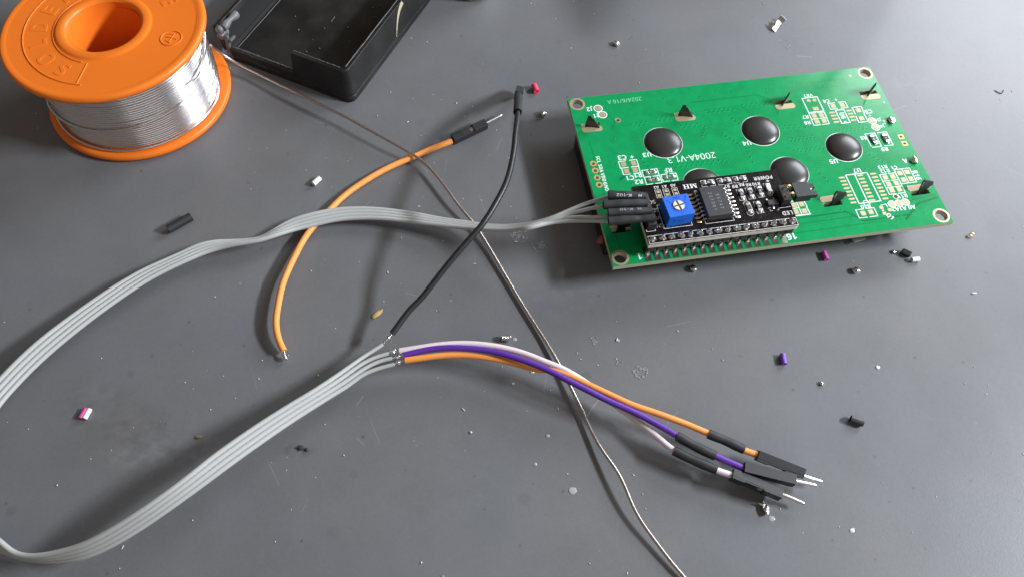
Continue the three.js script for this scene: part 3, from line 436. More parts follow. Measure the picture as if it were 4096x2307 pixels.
{
  const s = new THREE.Shape(); s.moveTo(-49, -30); s.lineTo(49, -30); s.lineTo(49, 30); s.lineTo(-49, 30); s.closePath();
  const hole = (x, z, r) => { const p = new THREE.Path(); p.absarc(x, -z, r, 0, Math.PI * 2, true); s.holes.push(p); };
  for (const [x, z] of HOLES) hole(x, z, 1.88);
  for (const [x, z] of VIAHOLES) hole(x, z, 0.52);
  hole(47.05, -1.3, 0.45); hole(47.05, 1.3, 0.45); hole(-35.8, -19.6, 0.62); hole(36.3, 19.4, 0.62);
  for (const [x, z, d] of SLOTS) { const z0 = -(z - d * 0.15), z1 = -(z - d * 1.5), lo = Math.min(z0, z1), hi = Math.max(z0, z1), p = new THREE.Path(); p.moveTo(x - 2.9, lo); p.lineTo(x - 2.9, hi); p.lineTo(x + 2.7, hi); p.lineTo(x + 2.7, lo); p.closePath(); s.holes.push(p); }
  const g = new THREE.ExtrudeGeometry(s, { depth: 1.58, bevelEnabled: false, curveSegments: 24 }), p = g.attributes.position, uv = g.attributes.uv;
  for (let i = 0; i < p.count; i++) uv.setXY(i, (p.getX(i) + 49) / 98, (p.getY(i) + 30) / 60);
  g.rotateX(-Math.PI / 2).translate(0, BY - 1.58, 0); g.scale(K, K, K);
  const m = dress(new THREE.Mesh(g, [mat({ map: boardTex, roughness: 0.17, specularIntensity: 0.6 }), MT.edge])); m.name = 'board'; m.userData.label = 'green printed board with white print'; BASE.set(m, [0, 0, 0]); lcd.add(m);
}
// body of the display below the board
part(lcd, 'display_frame', box(-48.2, 48.2, 0.02, 8.95, -20.2, 20.2, 0.6), mat({ color: lin(0.02, 0.02, 0.021), roughness: 0.4 }), 'black metal frame under the board');
part(lcd, 'film_corner', lay(box(-1, 7.6, -0.15, 0.15, -2.0, 2.0, 0.1), [25.0, 0.9, 19.6], [26.4, 1.5, 27.0]), mat({ color: lin(0.42, 0.46, 0.45), roughness: 0.25, transmission: 0.35, thickness: 0 }), 'corner of clear protective film');
part(lcd, 'pull_tab', lay(box(0, 2.4, -0.06, 0.06, -0.8, 0.8, 0.05), [-48.0, 4.6, 16.4], [-49.6, 4.2, 18.6]), mat({ color: lin(0.55, 0.14, 0.16), roughness: 0.5 }), 'small red pull tab');
// plated rings of the corner holes
{
  const s = new THREE.Shape(); s.absarc(0, 0, 2.36, 0, Math.PI * 2); const h = new THREE.Path(); h.absarc(0, 0, 1.86, 0, Math.PI * 2, true); s.holes.push(h);
  const g = small(new THREE.ExtrudeGeometry(s, { depth: 0.05, bevelEnabled: false, curveSegments: 28 }).rotateX(-Math.PI / 2));
  const barrel = small(new THREE.LatheGeometry([[1.84, -1.6], [1.84, 0.06], [1.70, 0.06], [1.70, -1.6]].map((q) => new THREE.Vector2(...q)), 36));
  for (const [x, z] of HOLES) { put(lcd, 'mounting_ring', g, MT.ring, x, BY + 0.004, z); put(lcd, 'hole_sleeve', barrel, MT.ring, x, BY, z); }
  const s2 = new THREE.Shape(); s2.absarc(0, 0, 1.0, 0, Math.PI * 2); const h2 = new THREE.Path(); h2.absarc(0, 0, 0.5, 0, Math.PI * 2, true); s2.holes.push(h2);
  const g2 = small(new THREE.ExtrudeGeometry(s2, { depth: 0.05, bevelEnabled: false, curveSegments: 18 }).rotateX(-Math.PI / 2));
  for (const [x, z] of VIAHOLES) put(lcd, 'ring_pad', g2, MT.copper, x, BY + 0.004, z);
  const s3 = new THREE.Shape(); s3.moveTo(-0.85, -0.85); s3.lineTo(0.85, -0.85); s3.lineTo(0.85, 0.85); s3.lineTo(-0.85, 0.85); s3.closePath(); const h3 = new THREE.Path(); h3.absarc(0, 0, 0.44, 0, Math.PI * 2, true); s3.holes.push(h3);
  const g3 = small(new THREE.ExtrudeGeometry(s3, { depth: 0.05, bevelEnabled: false, curveSegments: 18 }).rotateX(-Math.PI / 2));
  for (const z of [-1.3, 1.3]) put(lcd, 'square_pad', g3, MT.copper, 47.05, BY + 0.004, z);
  const s4 = new THREE.Shape(); s4.absarc(0, 0, 0.85, 0, Math.PI * 2); const h4 = new THREE.Path(); h4.absarc(0, 0, 0.6, 0, Math.PI * 2, true); s4.holes.push(h4);
  const g4 = small(new THREE.ExtrudeGeometry(s4, { depth: 0.05, bevelEnabled: false, curveSegments: 18 }).rotateX(-Math.PI / 2));
  put(lcd, 'ring_pad', g4, MT.ring, -35.8, BY + 0.004, -19.6); put(lcd, 'ring_pad', g4, MT.ring, 36.3, BY + 0.004, 19.4);
}
// chip-on-board domes
for (const [x, z, r] of DOMES) {
  const h = 1.75, q = []; for (let i = 0; i <= 18; i++) { const a = i / 18 * Math.PI / 2; q.push(new THREE.Vector2(r * Math.pow(Math.cos(a), 0.72), h * Math.pow(Math.sin(a), 1.0))); } q[18].x = 0;
  const pr = []; for (let i = 0; i <= 26; i++) { const t = i / 26, rad = r * (1 - t), e = Math.max(0, 1 - Math.pow(rad / r, 2.25)); pr.push(new THREE.Vector2(rad, h * Math.pow(e, 0.62))); }
  part(lcd, 'epoxy_dome', new THREE.LatheGeometry(pr, 64).scale(1.0, 1, 1.0).translate(x, BY + 0.004, z), MT.epoxy);
}
// bare pads
{
  const P = (w, d) => small(box(-w / 2, w / 2, 0, 0.045, -d / 2, d / 2)); const sq = P(1.45, 1.55), oval = (() => { const s = new THREE.Shape(); s.moveTo(-0.7, -0.3); s.lineTo(0.7, -0.3); s.lineTo(0.98, 0); s.lineTo(0.7, 0.3); s.lineTo(-0.7, 0.3); s.lineTo(-0.98, 0); s.closePath(); return small(new THREE.ExtrudeGeometry(s, { depth: 0.045, bevelEnabled: false }).rotateX(-Math.PI / 2)); })();
  const pd = (g, x, z) => put(lcd, 'pad', g, MT.pad, x, BY + 0.005, z);
  for (const q of [[-38.1, -3.1], [-35.1, -3.1], [-37.8, -0.6], [-35.3, -0.6], [23.9, -12.85], [26.2, -12.85], [23.9, -10.6], [26.2, -10.6], [31.2, -15.9], [34.1, -15.9], [38.3, -13.1], [38.0, -9.9], [36.1, 12.5], [38.4, 12.5], [36.1, 14.9], [38.45, 14.85], [36.1, 17.1], [38.4, 17.1], [41.0, 11.6], [43.3, 11.5], [41.1, 14.0], [43.4, 14.0], [24.7, 23.5], [27.0, 23.4], [6.2, 17.9], [8.4, 17.9], [6.0, 20.2], [8.4, 20.3]]) pd(sq, ...q);
  const sm = P(1.1, 1.0); for (const q of [[24.4, -19.0], [26.3, -19.0], [30.6, 22.4], [30.7, 24.4], [32.7, 23.5]]) pd(sm, ...q); pd(P(1.7, 1.3), 25.4, -15.6);
  for (let i = 0; i < 8; i++) { pd(oval, 23.35, 10.7 + i * 1.27); pd(oval, 29.0, 10.7 + i * 1.27); pd(oval, 33.05, 10.7 + i * 1.27); }
  for (let i = 0; i < 4; i++) { pd(oval, 29.8, -13.4 + i * 1.27); pd(oval, 35.3, -13.4 + i * 1.27); }
  const rd = small(new THREE.CylinderGeometry(0.86, 0.86, 0.045, 28, 1, false, 0, Math.PI).translate(0.03, 0.0225, 0)), rd2 = small(new THREE.CylinderGeometry(0.86, 0.86, 0.045, 28, 1, false, Math.PI, Math.PI).translate(-0.03, 0.0225, 0));
  for (const [x, z] of [[-40.6, -25.0], [-39.8, -22.4], [40.9, -8.5], [41.0, -6.0], [34.2, 21.7], [36.25, 21.7], [38.3, 21.6]]) { put(lcd, 'split_pad', rd, MT.pad, x, BY + 0.005, z); put(lcd, 'split_pad', rd2, MT.pad, x, BY + 0.005, z); }
  put(lcd, 'pad', small(new THREE.CylinderGeometry(0.5, 0.5, 0.045, 20).translate(0, 0.0225, 0)), MT.pad, 41.2, BY + 0.005, -27.1);
  const hp = P(1.72, 4.6); for (let i = 0; i < 16; i++) put(lcd, 'header_pad', hp, MT.steel, -39.12 + i * 2.563, BY + 0.005, 27.45);
}
// frame tabs: blades twisted above their slots
const TABS = [[-1.6, -0.9, -0.35, 0.1, 0], [-1.6, -0.9, -0.35, 0.1, 0], [-1.0, 0.4, 0.82, 0.05, 0], [-1.0, 0.4, 0.82, 0.05, 0], [-1.2, 0.6, 0.3, -0.25, 0], [-0.4, 0.9, 0.28, -0.35, 1], [-0.6, 0.9, 0.28, -0.35, 1]]; // offset, turn, lean, cut
for (const [x, z, d] of SLOTS) {
  const sh = new THREE.Shape(), w = 3.1, hh = 1.35; sh.moveTo(-w + hh, 0); sh.lineTo(w - hh, 0); sh.absarc(w - hh, hh, hh, -Math.PI / 2, Math.PI / 2); sh.lineTo(-w + hh, 2 * hh); sh.absarc(-w + hh, hh, hh, Math.PI / 2, Math.PI * 1.5);
  part(lcd, 'slot_pad', (() => { // pad on one side of the slot only
    const s = new THREE.Shape(); const z0 = 0.05, z1 = 2.0; s.moveTo(-2.9, -z0); s.lineTo(2.7, -z0); s.lineTo(3.1, -0.6); s.quadraticCurveTo(3.3, -z1, 2.2, -z1); s.lineTo(-2.0, -z1); s.quadraticCurveTo(-3.1, -z1, -3.1, -0.6); s.closePath();
    const g = new THREE.ExtrudeGeometry(s, { depth: 0.05, bevelEnabled: false, curveSegments: 8 }).rotateX(-Math.PI / 2); if (d < 0) g.rotateY(Math.PI); return g.translate(x, BY + 0.005, z);
  })(), MT.pad);
  const [dx, dz, yaw, lean, kind] = TABS[SLOTS.findIndex((q) => q[0] === x && q[1] === z)], sh2 = new THREE.Shape();
  (kind ? [[0, -1.4], [3.6, -1.4], [4.7, 1.5], [4.5, 2.2], [1.2, 3.7], [0.4, 3.3]] : [[0, -1.4], [4.2, -1.4], [4.2, 0.3], [2.3, 3.3], [1.1, 4.7], [0.4, 4.5], [0, 0.9]]).forEach(([u, v], i) => i ? sh2.lineTo(u, v) : sh2.moveTo(u, v)); sh2.closePath();
  const f = new THREE.ExtrudeGeometry(sh2, { depth: 0.3, bevelEnabled: true, bevelSize: 0.08, bevelThickness: 0.08, bevelSegments: 2 }), fp = f.attributes.position;
  for (let i = 0; i < fp.count; i++) { const v = Math.max(0, fp.getY(i)); fp.setZ(i, fp.getZ(i) + lean * v + 0.05 * v * v * lean); } f.computeVertexNormals();
  f.rotateY(yaw).translate(x + dx, BY, z + dz);
  part(lcd, 'twisted_tab', f, MT.tab);
}
// solder lumps at K and A
for (const [x, z, l] of [[46.7, -7.6, 2.6], [46.9, 7.9, 2.4]]) part(lcd, 'solder_lump', lump(1.0, 0.95, l / 2, 0.35, 4).translate(x, BY + 0.35, z), mat({ color: lin(0.92, 0.82, 0.66), metalness: 1, roughness: 0.38 }));
// surface-mount parts on a board: ends, body with its printed value
function numTex(t, bg, fg, w = 128, h = 72, rot = 0) { const c = canvas(w, h), g = c.getContext('2d'); g.fillStyle = bg; g.fillRect(0, 0, w, h); g.save(); g.translate(w / 2, h / 2); g.rotate(rot); g.fillStyle = fg; g.font = `bold ${h * 0.62}px sans-serif`; g.textAlign = 'center'; g.textBaseline = 'middle'; g.fillText(t, 0, 2); g.restore(); return canvasTex(c); }
function chipPart(parent, name, y, x, z, len, wid, turn, bodyMat, topMat, capMat) {
  const R = new THREE.Matrix4().makeRotationY(turn).setPosition(x, y, z), e = len * 0.22;
  const body = part(parent, name, box(-len / 2 + e, len / 2 - e, 0.05, 0.52, -wid / 2, wid / 2, 0.04).applyMatrix4(R), bodyMat);
  if (topMat) { const t = new THREE.PlaneGeometry(len - 2 * e - 0.06, wid - 0.06).rotateX(-Math.PI / 2).translate(0, 0.527, 0).applyMatrix4(R); const m = part(parent, 'value_print', t, topMat); }
  for (const s of [-1, 1]) part(parent, 'solder_end', [box(Math.min(s * (len / 2 - e), s * len / 2), Math.max(s * (len / 2 - e), s * len / 2), 0.03, 0.56, -wid / 2 - 0.03, wid / 2 + 0.03, 0.1), lump(0.5, 0.42, wid * 0.42, 0.25, 2).translate(s * (len / 2 + 0.08), 0.06, 0)].map((g) => g.applyMatrix4(R)), capMat);
  return body;
}
const resBody = mat({ color: lin(0.03, 0.03, 0.032), roughness: 0.5 }), ceramic = mat({ color: lin(0.45, 0.45, 0.45), roughness: 0.5 });
const numMat = (t) => mat({ map: numTex(t, '#26262a', '#d8d8da', 128, 72, Math.PI), roughness: 0.5 });
for (const [x, z, t, n] of [[-31.1, 1.05, 0, '222'], [-31.0, 3.6, 0, '222'], [-26.1, 3.35, 0, 'C16'], [38.2, -1.35, Math.PI / 2 - 0.06, '015'], [42.0, -1.2, Math.PI / 2 - 0.06, '0']]) chipPart(lcd, 'resistor', BY, x, z, n === '015' || n === '0' ? 3.0 : 2.5, 1.3, -t, ceramic, numMat(n), MT.brightTin);

// ---------- black adapter board standing on the header ----------
const AY = 17.0; let adapter;
{
  const x0 = -40.1, x1 = 1.6, z0 = 9.6, z1 = 28.6, s = 40, c = canvas((x1 - x0) * s, (z1 - z0) * s), b = brush(c, x0, z0, s), g = b.g;
  b.fill(x0, z0, x1, z1, '#1b1718');
  for (let i = 0; i < 1500; i++) { g.fillStyle = rnd() > 0.5 ? 'rgba(60,52,54,0.10)' : 'rgba(8,6,8,0.12)'; g.beginPath(); g.arc(rnd() * c.width, rnd() * c.height, rr(4, 40), 0, 7); g.fill(); }
  for (let i = 0; i < 130; i++) b.disc(rr(x0, x1), rr(z0, z1), rr(0.03, 0.10), `rgba(190,180,176,${rr(0.15, 0.6)})`);
  for (let i = 0; i < 26; i++) { const x = rr(-14, 0), z = rr(20, 25.6); b.line([[x, z], [x + rr(-1, 1), z + rr(-0.4, 0.4)]], 0.06, 'rgba(190,182,178,0.5)'); }
  const w = 0.16, SW = '#dcdcdc';
  b.rect(x0 + 0.35, 26.0, x1 - 0.3, 28.3, 0.17, SW);
  b.rect(-34.75, 16.6, -27.0, 24.25, w, SW); b.rect(-23.3, 13.5, -15.4, 24.4, w, SW);
  for (const [x, t] of [[-33.25, 'A2'], [-31.0, 'A1'], [-28.5, 'A0']]) { b.rect(x - 0.75, 11.6, x + 0.75, 14.3, 0.13, SW); b.text(t, x - 0.1, 10.75, 0.9, 180, SW); }
  b.text('MH', -24.0, 11.7, 1.45, 180, '#efefef', 'bold', 'serif', 1.15);
  for (const x of [-18.8, -14.1, -9.6]) { b.line([[x - 0.4, 10.4], [x - 1.9, 10.4], [x - 1.9, 12.5], [x - 0.4, 12.5]], 0.14, SW); b.line([[x + 0.4, 10.4], [x + 1.9, 10.4], [x + 1.9, 12.5], [x + 0.4, 12.5]], 0.14, SW); }
  b.text('POWER', -3.0, 11.9, 1.15, 180, SW); b.text('+', -2.1, 13.1, 1.5, 180, SW);
  b.text('R7', -13.9, 13.2, 1.0, 180, SW); b.text('R9', -11.7, 13.6, 1.05, 180, SW); b.text('R6', -9.7, 13.3, 1.0, 180, SW); b.text('R8', -7.8, 13.6, 1.0, 180, SW); b.text('R10', -5.6, 13.6, 1.0, 180, SW);
  for (const [x, z] of [[-10.9, 16.6], [-8.3, 16.5], [-5.5, 16.3], [-7.5, 21.3]]) { b.line([[x - 0.9, z - 0.4], [x - 0.9, z - 1.9], [x + 0.9, z - 1.9], [x + 0.9, z - 0.4]], 0.13, SW); b.line([[x - 0.9, z + 0.4], [x - 0.9, z + 1.9], [x + 0.9, z + 1.9], [x + 0.9, z + 0.4]], 0.13, SW); }
  { const x = -2.8; b.line([[x - 0.9, 15.0], [x - 0.9, 13.9], [x + 0.9, 13.9], [x + 0.9, 15.0]], 0.13, SW); b.line([[x - 0.85, 16.6], [x - 0.85, 17.2], [x - 0.3, 17.9], [x + 0.3, 17.9], [x + 0.85, 17.2], [x + 0.85, 16.4]], 0.13, SW); }
  { const x = -10.3; b.line([[x - 0.9, 19.4], [x - 0.3, 18.8], [x + 0.3, 18.8], [x + 0.9, 19.4], [x + 0.9, 23.0], [x + 0.3, 23.6], [x - 0.3, 23.6], [x - 0.9, 23.0], [x - 0.9, 19.4]], 0.13, SW); }
  b.line([[-5.0, 22.0], [-4.2, 21.8]], 0.12, SW); b.line([[-4.7, 22.4], [-4.6, 23.0], [-4.0, 22.9]], 0.12, SW); b.line([[-2.2, 22.4], [-2.2, 22.9], [-2.7, 22.9]], 0.12, SW);
  b.line([[-1.9, 22.4], [1.3, 22.3]], 0.14, SW); b.text('LED', -0.3, 24.2, 1.25, 180, SW);
  b.line([[-39.6, 23.7], [-39.6, 24.5], [-37.2, 24.5], [-37.2, 23.8]], 0.16, SW);
  for (const [t, z] of [['SCL', 15.4], ['SDA', 18.1], ['VCC', 20.6], ['GND', 23.1]]) b.text(t, -36.1, z, 1.15, 180, SW, '');
  const tex = canvasTex(c), sh = new THREE.Shape(); sh.moveTo(x0, -z1 + 0); sh.lineTo(x1 - 1.0, -z1); sh.quadraticCurveTo(x1, -z1, x1, -z1 + 1); sh.lineTo(x1, -z0); sh.lineTo(x0, -z0); sh.closePath();
  const ge = new THREE.ExtrudeGeometry(sh, { depth: 1.55, bevelEnabled: false, curveSegments: 6 }), p = ge.attributes.position, uv = ge.attributes.uv;
  for (let i = 0; i < p.count; i++) uv.setXY(i, (p.getX(i) - x0) / (x1 - x0), (p.getY(i) + z1) / (z1 - z0));
  ge.rotateX(-Math.PI / 2).translate(0, AY - 1.55, 0); ge.scale(K, K, K);
  adapter = dress(new THREE.Mesh(ge, [mat({ map: tex, roughness: 0.2, specularIntensity: 0.7 }), mat({ color: lin(0.72, 0.69, 0.58), roughness: 0.8, bumpMap: grayTex(64, (u, v) => vn(u * 40, v * 10)), bumpScale: 0.0001 })]));
  adapter.name = 'adapter_board'; adapter.userData.label = 'small black adapter board with blue trimmer and chip'; BASE.set(adapter, [0, 0, 0]); lcd.add(adapter);
}
// header: black blocks, pins, solder joints
{
  const block = (() => { const s = new THREE.Shape(), a = 1.26, k = 0.38; s.moveTo(-a + k, -a); s.lineTo(a - k, -a); s.lineTo(a, -a + k); s.lineTo(a, a - k); s.lineTo(a - k, a); s.lineTo(-a + k, a); s.lineTo(-a, a - k); s.lineTo(-a, -a + k); s.closePath(); return small(new THREE.ExtrudeGeometry(s, { depth: 2.46, bevelEnabled: true, bevelSize: 0.05, bevelThickness: 0.04, bevelOffset: -0.05, bevelSegments: 1 }).rotateX(-Math.PI / 2)); })();
  const pin = small(box(-0.32, 0.32, -2.4, 0, -0.32, 0.32, 0.08));
  const collar = small(new THREE.LatheGeometry([[0, 0.4], [0.34, 0.36], [0.42, 0.2], [0.6, 0.05], [0.64, 0]].map((q) => new THREE.Vector2(...q)), 16));
  for (let i = 0; i < 16; i++) {
    const x = -38.6 + i * 2.575;
    put(adapter, 'header_block', block, MT.housing, x, 12.86, 27.0);
    put(adapter, 'header_pin', pin, MT.steel, x - 0.3, 12.86, 27.35);
    put(adapter, 'board_joint', collar, MT.tin, x - 0.35, BY + 0.052, 27.35);
    const q = []; const h = rr(0.95, 1.25); for (const [r, y] of [[0.02, 1], [0.26, 0.98], [0.38, 0.8], [0.46, 0.55], [0.62, 0.3], [0.86, 0.1], [0.93, 0]]) q.push(new THREE.Vector2(r * rr(0.95, 1.05), y * h)); q[0].x = 0;
    const g = new THREE.LatheGeometry(q.reverse(), 18), p = g.attributes.position, ph = rr(0, 6.28), am = rr(0.08, 0.2);
    for (let k = 0; k < p.count; k++) { const a = Math.atan2(p.getZ(k), p.getX(k)), f = 1 + am * Math.sin(a * 2 + ph) + 0.07 * Math.sin(a * 5 + ph * 2); p.setXYZ(k, p.getX(k) * f + p.getY(k) * 0.1, p.getY(k) * (1 + 0.12 * Math.sin(a * 3 + ph)), p.getZ(k) * f); } g.computeVertexNormals();
    part(adapter, 'solder_joint', g.translate(x, AY + 0.01, 26.95), MT.tin);
  }
}
// blue trimmer
{
  const A = new THREE.Matrix4().makeRotationY(0.055).setPosition(-30.8, AY + 0.02, 20.5), hx = 3.52, hz = 3.3, H = 4.5;
  const blue = mat({ color: lin(0.012, 0.145, 0.66), roughness: 0.42, specularIntensity: 0.7 }), navy = '#0b2f78';
  const body = part(adapter, 'trimmer', [box(-hx, hx, 0.35, H, -hz, hz, 0.14), box(-hx + 0.1, hx - 0.6, 0, 0.5, -hz + 0.4, hz - 0.1)].map((g) => g.applyMatrix4(A)), blue);
  const c = canvas(512, 480), g = c.getContext('2d'); g.fillStyle = '#2a6ade'; g.fillRect(0, 0, 512, 480); g.translate(256, 240);
  g.strokeStyle = navy; g.lineCap = 'round';
  for (let i = 0; i <= 14; i++) { const a = (-215 + i * 250 / 14 + 0) * Math.PI / 180 + Math.PI; const r0 = 136, r1 = i % 7 === 0 ? 224 : 178; g.lineWidth = i % 7 === 0 ? 13 : 10; g.beginPath(); g.moveTo(Math.cos(a) * r0, Math.sin(a) * r0 + 6); g.lineTo(Math.cos(a) * r1, Math.sin(a) * r1 + 6); g.stroke(); }
  g.save(); g.translate(10, -186); g.rotate(Math.PI); g.fillStyle = navy; g.font = 'bold 70px sans-serif'; g.textAlign = 'center'; g.textBaseline = 'middle'; g.fillText('3362', 0, 0); g.restore();
  g.fillStyle = navy; g.beginPath(); g.arc(-196, -150, 15, 0, 7); g.arc(196, -168, 20, 0, 7); g.fill(); g.save(); g.translate(206, -206); g.rotate(Math.PI); g.font = 'bold 50px sans-serif'; g.fillText('1', 0, 0); g.restore();
  part(adapter, 'trimmer_top', new THREE.PlaneGeometry(2 * hx - 0.3, 2 * hz - 0.3).rotateX(-Math.PI / 2).translate(0, H + 0.006, 0).applyMatrix4(A), mat({ map: canvasTex(c), roughness: 0.42, specularIntensity: 0.7 }), 'moulded scale round the trimmer screw');
  const letters = new TextGeometry('P103', { font, size: 1.25, depth: 0.08, curveSegments: 4 }); letters.computeBoundingBox(); letters.translate(-letters.boundingBox.max.x / 2, 1.8, hz - 0.005);
  part(adapter, 'trimmer_code', letters.applyMatrix4(A), blue);
  const screw = mat({ color: lin(0.74, 0.70, 0.64), roughness: 0.35 }), dark = mat({ color: lin(0.10, 0.065, 0.045), roughness: 0.6 });
  part(adapter, 'screw_well', new THREE.CylinderGeometry(1.58, 1.58, 0.06, 36).translate(0, H + 0.03, 0.08).applyMatrix4(A), dark);
  for (let i = 0; i < 4; i++) { const s = new THREE.Shape(), r = 1.5, k = 0.24, a0 = Math.asin(k / r); s.moveTo(k, k); s.lineTo(Math.cos(a0) * r, Math.sin(a0) * r); s.absarc(0, 0, r, a0, Math.PI / 2 - a0); s.closePath(); const q = new THREE.ExtrudeGeometry(s, { depth: 0.2, bevelEnabled: true, bevelSize: 0.06, bevelThickness: 0.06, bevelOffset: -0.06, bevelSegments: 2, curveSegments: 10 }).rotateX(-Math.PI / 2).rotateY(i * Math.PI / 2 + 0.12).translate(0, H + 0.04, 0.08); part(adapter, 'screw_quarter', q.applyMatrix4(A), screw); }
}
// wide chip
{
  const x0 = -23.15, x1 = -15.95, z0 = 14.1, z1 = 24.1, y0 = AY + 0.2, y1 = AY + 2.45, ym = AY + 1.1, k = 0.3;
  const frus = (a0, a1, b0, b1, ya, yb, in0, in1) => { const q = [[a0 + in0, ya, b0 + in0], [a1 - in0, ya, b0 + in0], [a1 - in0, ya, b1 - in0], [a0 + in0, ya, b1 - in0], [a0 + in1, yb, b0 + in1], [a1 - in1, yb, b0 + in1], [a1 - in1, yb, b1 - in1], [a0 + in1, yb, b1 - in1]]; const f = [[0, 1, 2, 3], [7, 6, 5, 4], [4, 5, 1, 0], [5, 6, 2, 1], [6, 7, 3, 2], [7, 4, 0, 3]], pos = []; for (const [a, b, c, d] of f) for (const i of [a, b, c, a, c, d]) pos.push(...q[i]); const g = new THREE.BufferGeometry(); g.setAttribute('position', new THREE.Float32BufferAttribute(pos, 3)); g.computeVertexNormals(); g.setAttribute('uv', new THREE.Float32BufferAttribute(new Float32Array(pos.length / 3 * 2), 2)); return g; };
  const ep = mat({ color: lin(0.030, 0.030, 0.033), roughness: 0.55, bumpMap: grayTex(128, (u, v) => vn(u * 90, v * 90)), bumpScale: 0.00002 });
  part(adapter, 'chip', [frus(x0, x1, z0, z1, y0, ym, k, 0), frus(x0, x1, z0, z1, ym, y1, 0, k)], ep, 'wide sixteen legged chip');
  const c = canvas(448, 640), g = c.getContext('2d'); g.fillStyle = '#303034'; g.fillRect(0, 0, 448, 640); for (let i = 0; i < 2600; i++) { g.fillStyle = rnd() > 0.5 ? 'rgba(70,70,74,0.25)' : 'rgba(20,20,22,0.25)'; g.fillRect(rnd() * 448, rnd() * 640, 2, 2); }
  g.fillStyle = '#8e8e92'; g.textAlign = 'left'; g.textBaseline = 'middle'; g.font = '84px sans-serif';
  const col = (t, x, y, sp) => t.split('').forEach((ch, i) => { g.save(); g.translate(x, y + i * sp); g.rotate(Math.PI / 2); g.fillText(ch, 0, 0); g.restore(); }); col('8574T', 292, 170, 74); col('251001', 160, 120, 72);
  g.fillStyle = '#1c1c1e'; g.beginPath(); g.arc(70, 60, 30, 0, 7); g.fill();
  part(adapter, 'chip_marking', new THREE.PlaneGeometry(x1 - x0 - 2 * k - 0.02, z1 - z0 - 2 * k - 0.02).rotateX(-Math.PI / 2).translate((x0 + x1) / 2, y1 + 0.006, (z0 + z1) / 2), mat({ map: canvasTex(c), roughness: 0.55 }));
  for (const s of [-1, 1]) for (let i = 0; i < 8; i++) {
    const z = 14.65 + i * 1.27, xb = s < 0 ? x0 : x1, P = [[0, 1.1], [0.45, 1.1], [0.8, 0.75], [1.0, 0.25], [1.3, 0.1], [2.0, 0.08]].map(([d, y]) => V(xb + s * d, AY + y, z));
    part(adapter, 'chip_leg', sweep(smooth(P.map((p) => [p.x, p.y, p.z]), 14), 0.2, 8, true, 1.0), s < 0 ? MT.gold : MT.brightTin);
    part(adapter, 'leg_solder', lump(0.95, 0.2, 0.36, 0.2, 2).translate(xb + s * 1.75, AY + 0.1, z), s < 0 ? MT.gold : MT.brightTin);
  }
}
// small parts
{
  const brown = mat({ color: lin(0.10, 0.07, 0.05), roughness: 0.4 });
  for (const [x, n] of [[-18.8, '102'], [-14.1, '102'], [-9.6, '201']]) chipPart(adapter, 'resistor', AY, x, 11.45, 2.5, 1.25, 0, resBody, numMat(n), MT.brightTin);
  for (const [x, z, n] of [[-10.9, 16.6, '472'], [-8.3, 16.5, '472'], [-5.5, 16.3, '102'], [-7.5, 21.3, '472']]) chipPart(adapter, 'resistor', AY, x, z, 2.7, 1.2, Math.PI / 2, resBody, numMat(n), MT.brightTin);
  chipPart(adapter, 'capacitor', AY, -10.3, 21.2, 2.7, 1.2, Math.PI / 2, brown, null, MT.brightTin);
  chipPart(adapter, 'indicator_led', AY, -2.8, 15.6, 2.6, 1.15, Math.PI / 2, mat({ color: lin(0.74, 0.78, 0.70), roughness: 0.3 }), null, MT.brightTin);
  part(adapter, 'transistor', box(-5.0, -2.1, AY + 0.1, AY + 1.0, 19.9, 21.5, 0.1), resBody);
  for (const [x, z] of [[-4.6, 19.5], [-2.6, 19.5], [-3.55, 21.9]]) part(adapter, 'transistor_leg', lump(0.32, 0.25, 0.55, 0.2, 2).translate(x, AY + 0.12, z), MT.brightTin);
  const pd = small(box(-0.45, 0.45, 0, 0.05, -0.42, 0.42, 0.02, 1)); for (const x of [-33.25, -31.0, -28.5]) for (const z of [12.35, 13.6]) put(adapter, 'jumper_pad', pd, MT.pad, x, AY + 0.005, z);
}
// right-angle two-pin header with a black jumper cap
{
  part(adapter, 'jumper_base', box(-1.3, 1.2, AY + 0.01, AY + 2.5, 16.6, 21.7, 0.2), MT.housing);
  for (const z of [17.9, 20.4]) part(adapter, 'jumper_pin', sweep(smooth([[-0.2, AY + 1.4, z], [-0.1, AY + 3.0, z], [0.5, AY + 3.5, z], [1.4, AY + 3.4, z], [2.4, AY + 2.0, z], [3.4, AY + 1.7, z]], 24), 0.34, 10), MT.gold);
  const cap = part(adapter, 'jumper_cap', box(2.3, 6.9, AY + 0.35, AY + 3.0, 16.7, 21.5, 0.15), MT.housing);
  for (const z of [17.9, 20.4]) part(adapter, 'jumper_prong', box(6.85, 8.8, AY + 0.9, AY + 2.3, z - 0.75, z + 0.75, 0.12), MT.housing);
  part(adapter, 'header_pin', box(7.1, 7.6, AY + 2.25, AY + 2.5, 18.9, 19.3, 0.05), MT.brightTin);
}
// left four-pin right-angle header
part(adapter, 'side_header', box(-39.5, -37.1, AY + 0.01, AY + 2.5, 14.0, 24.1, 0.2), MT.housing);
for (const z of [15.4, 17.8, 20.4, 22.8]) part(adapter, 'side_pin', sweep(smooth([[-38.2, AY + 2.2, z], [-38.4, AY + 3.3, z - 0.1], [-40.0, AY + 3.2, z - 0.2], [-44, AY + 2.9, z - 0.8]], 16), 0.32, 8), MT.gold);

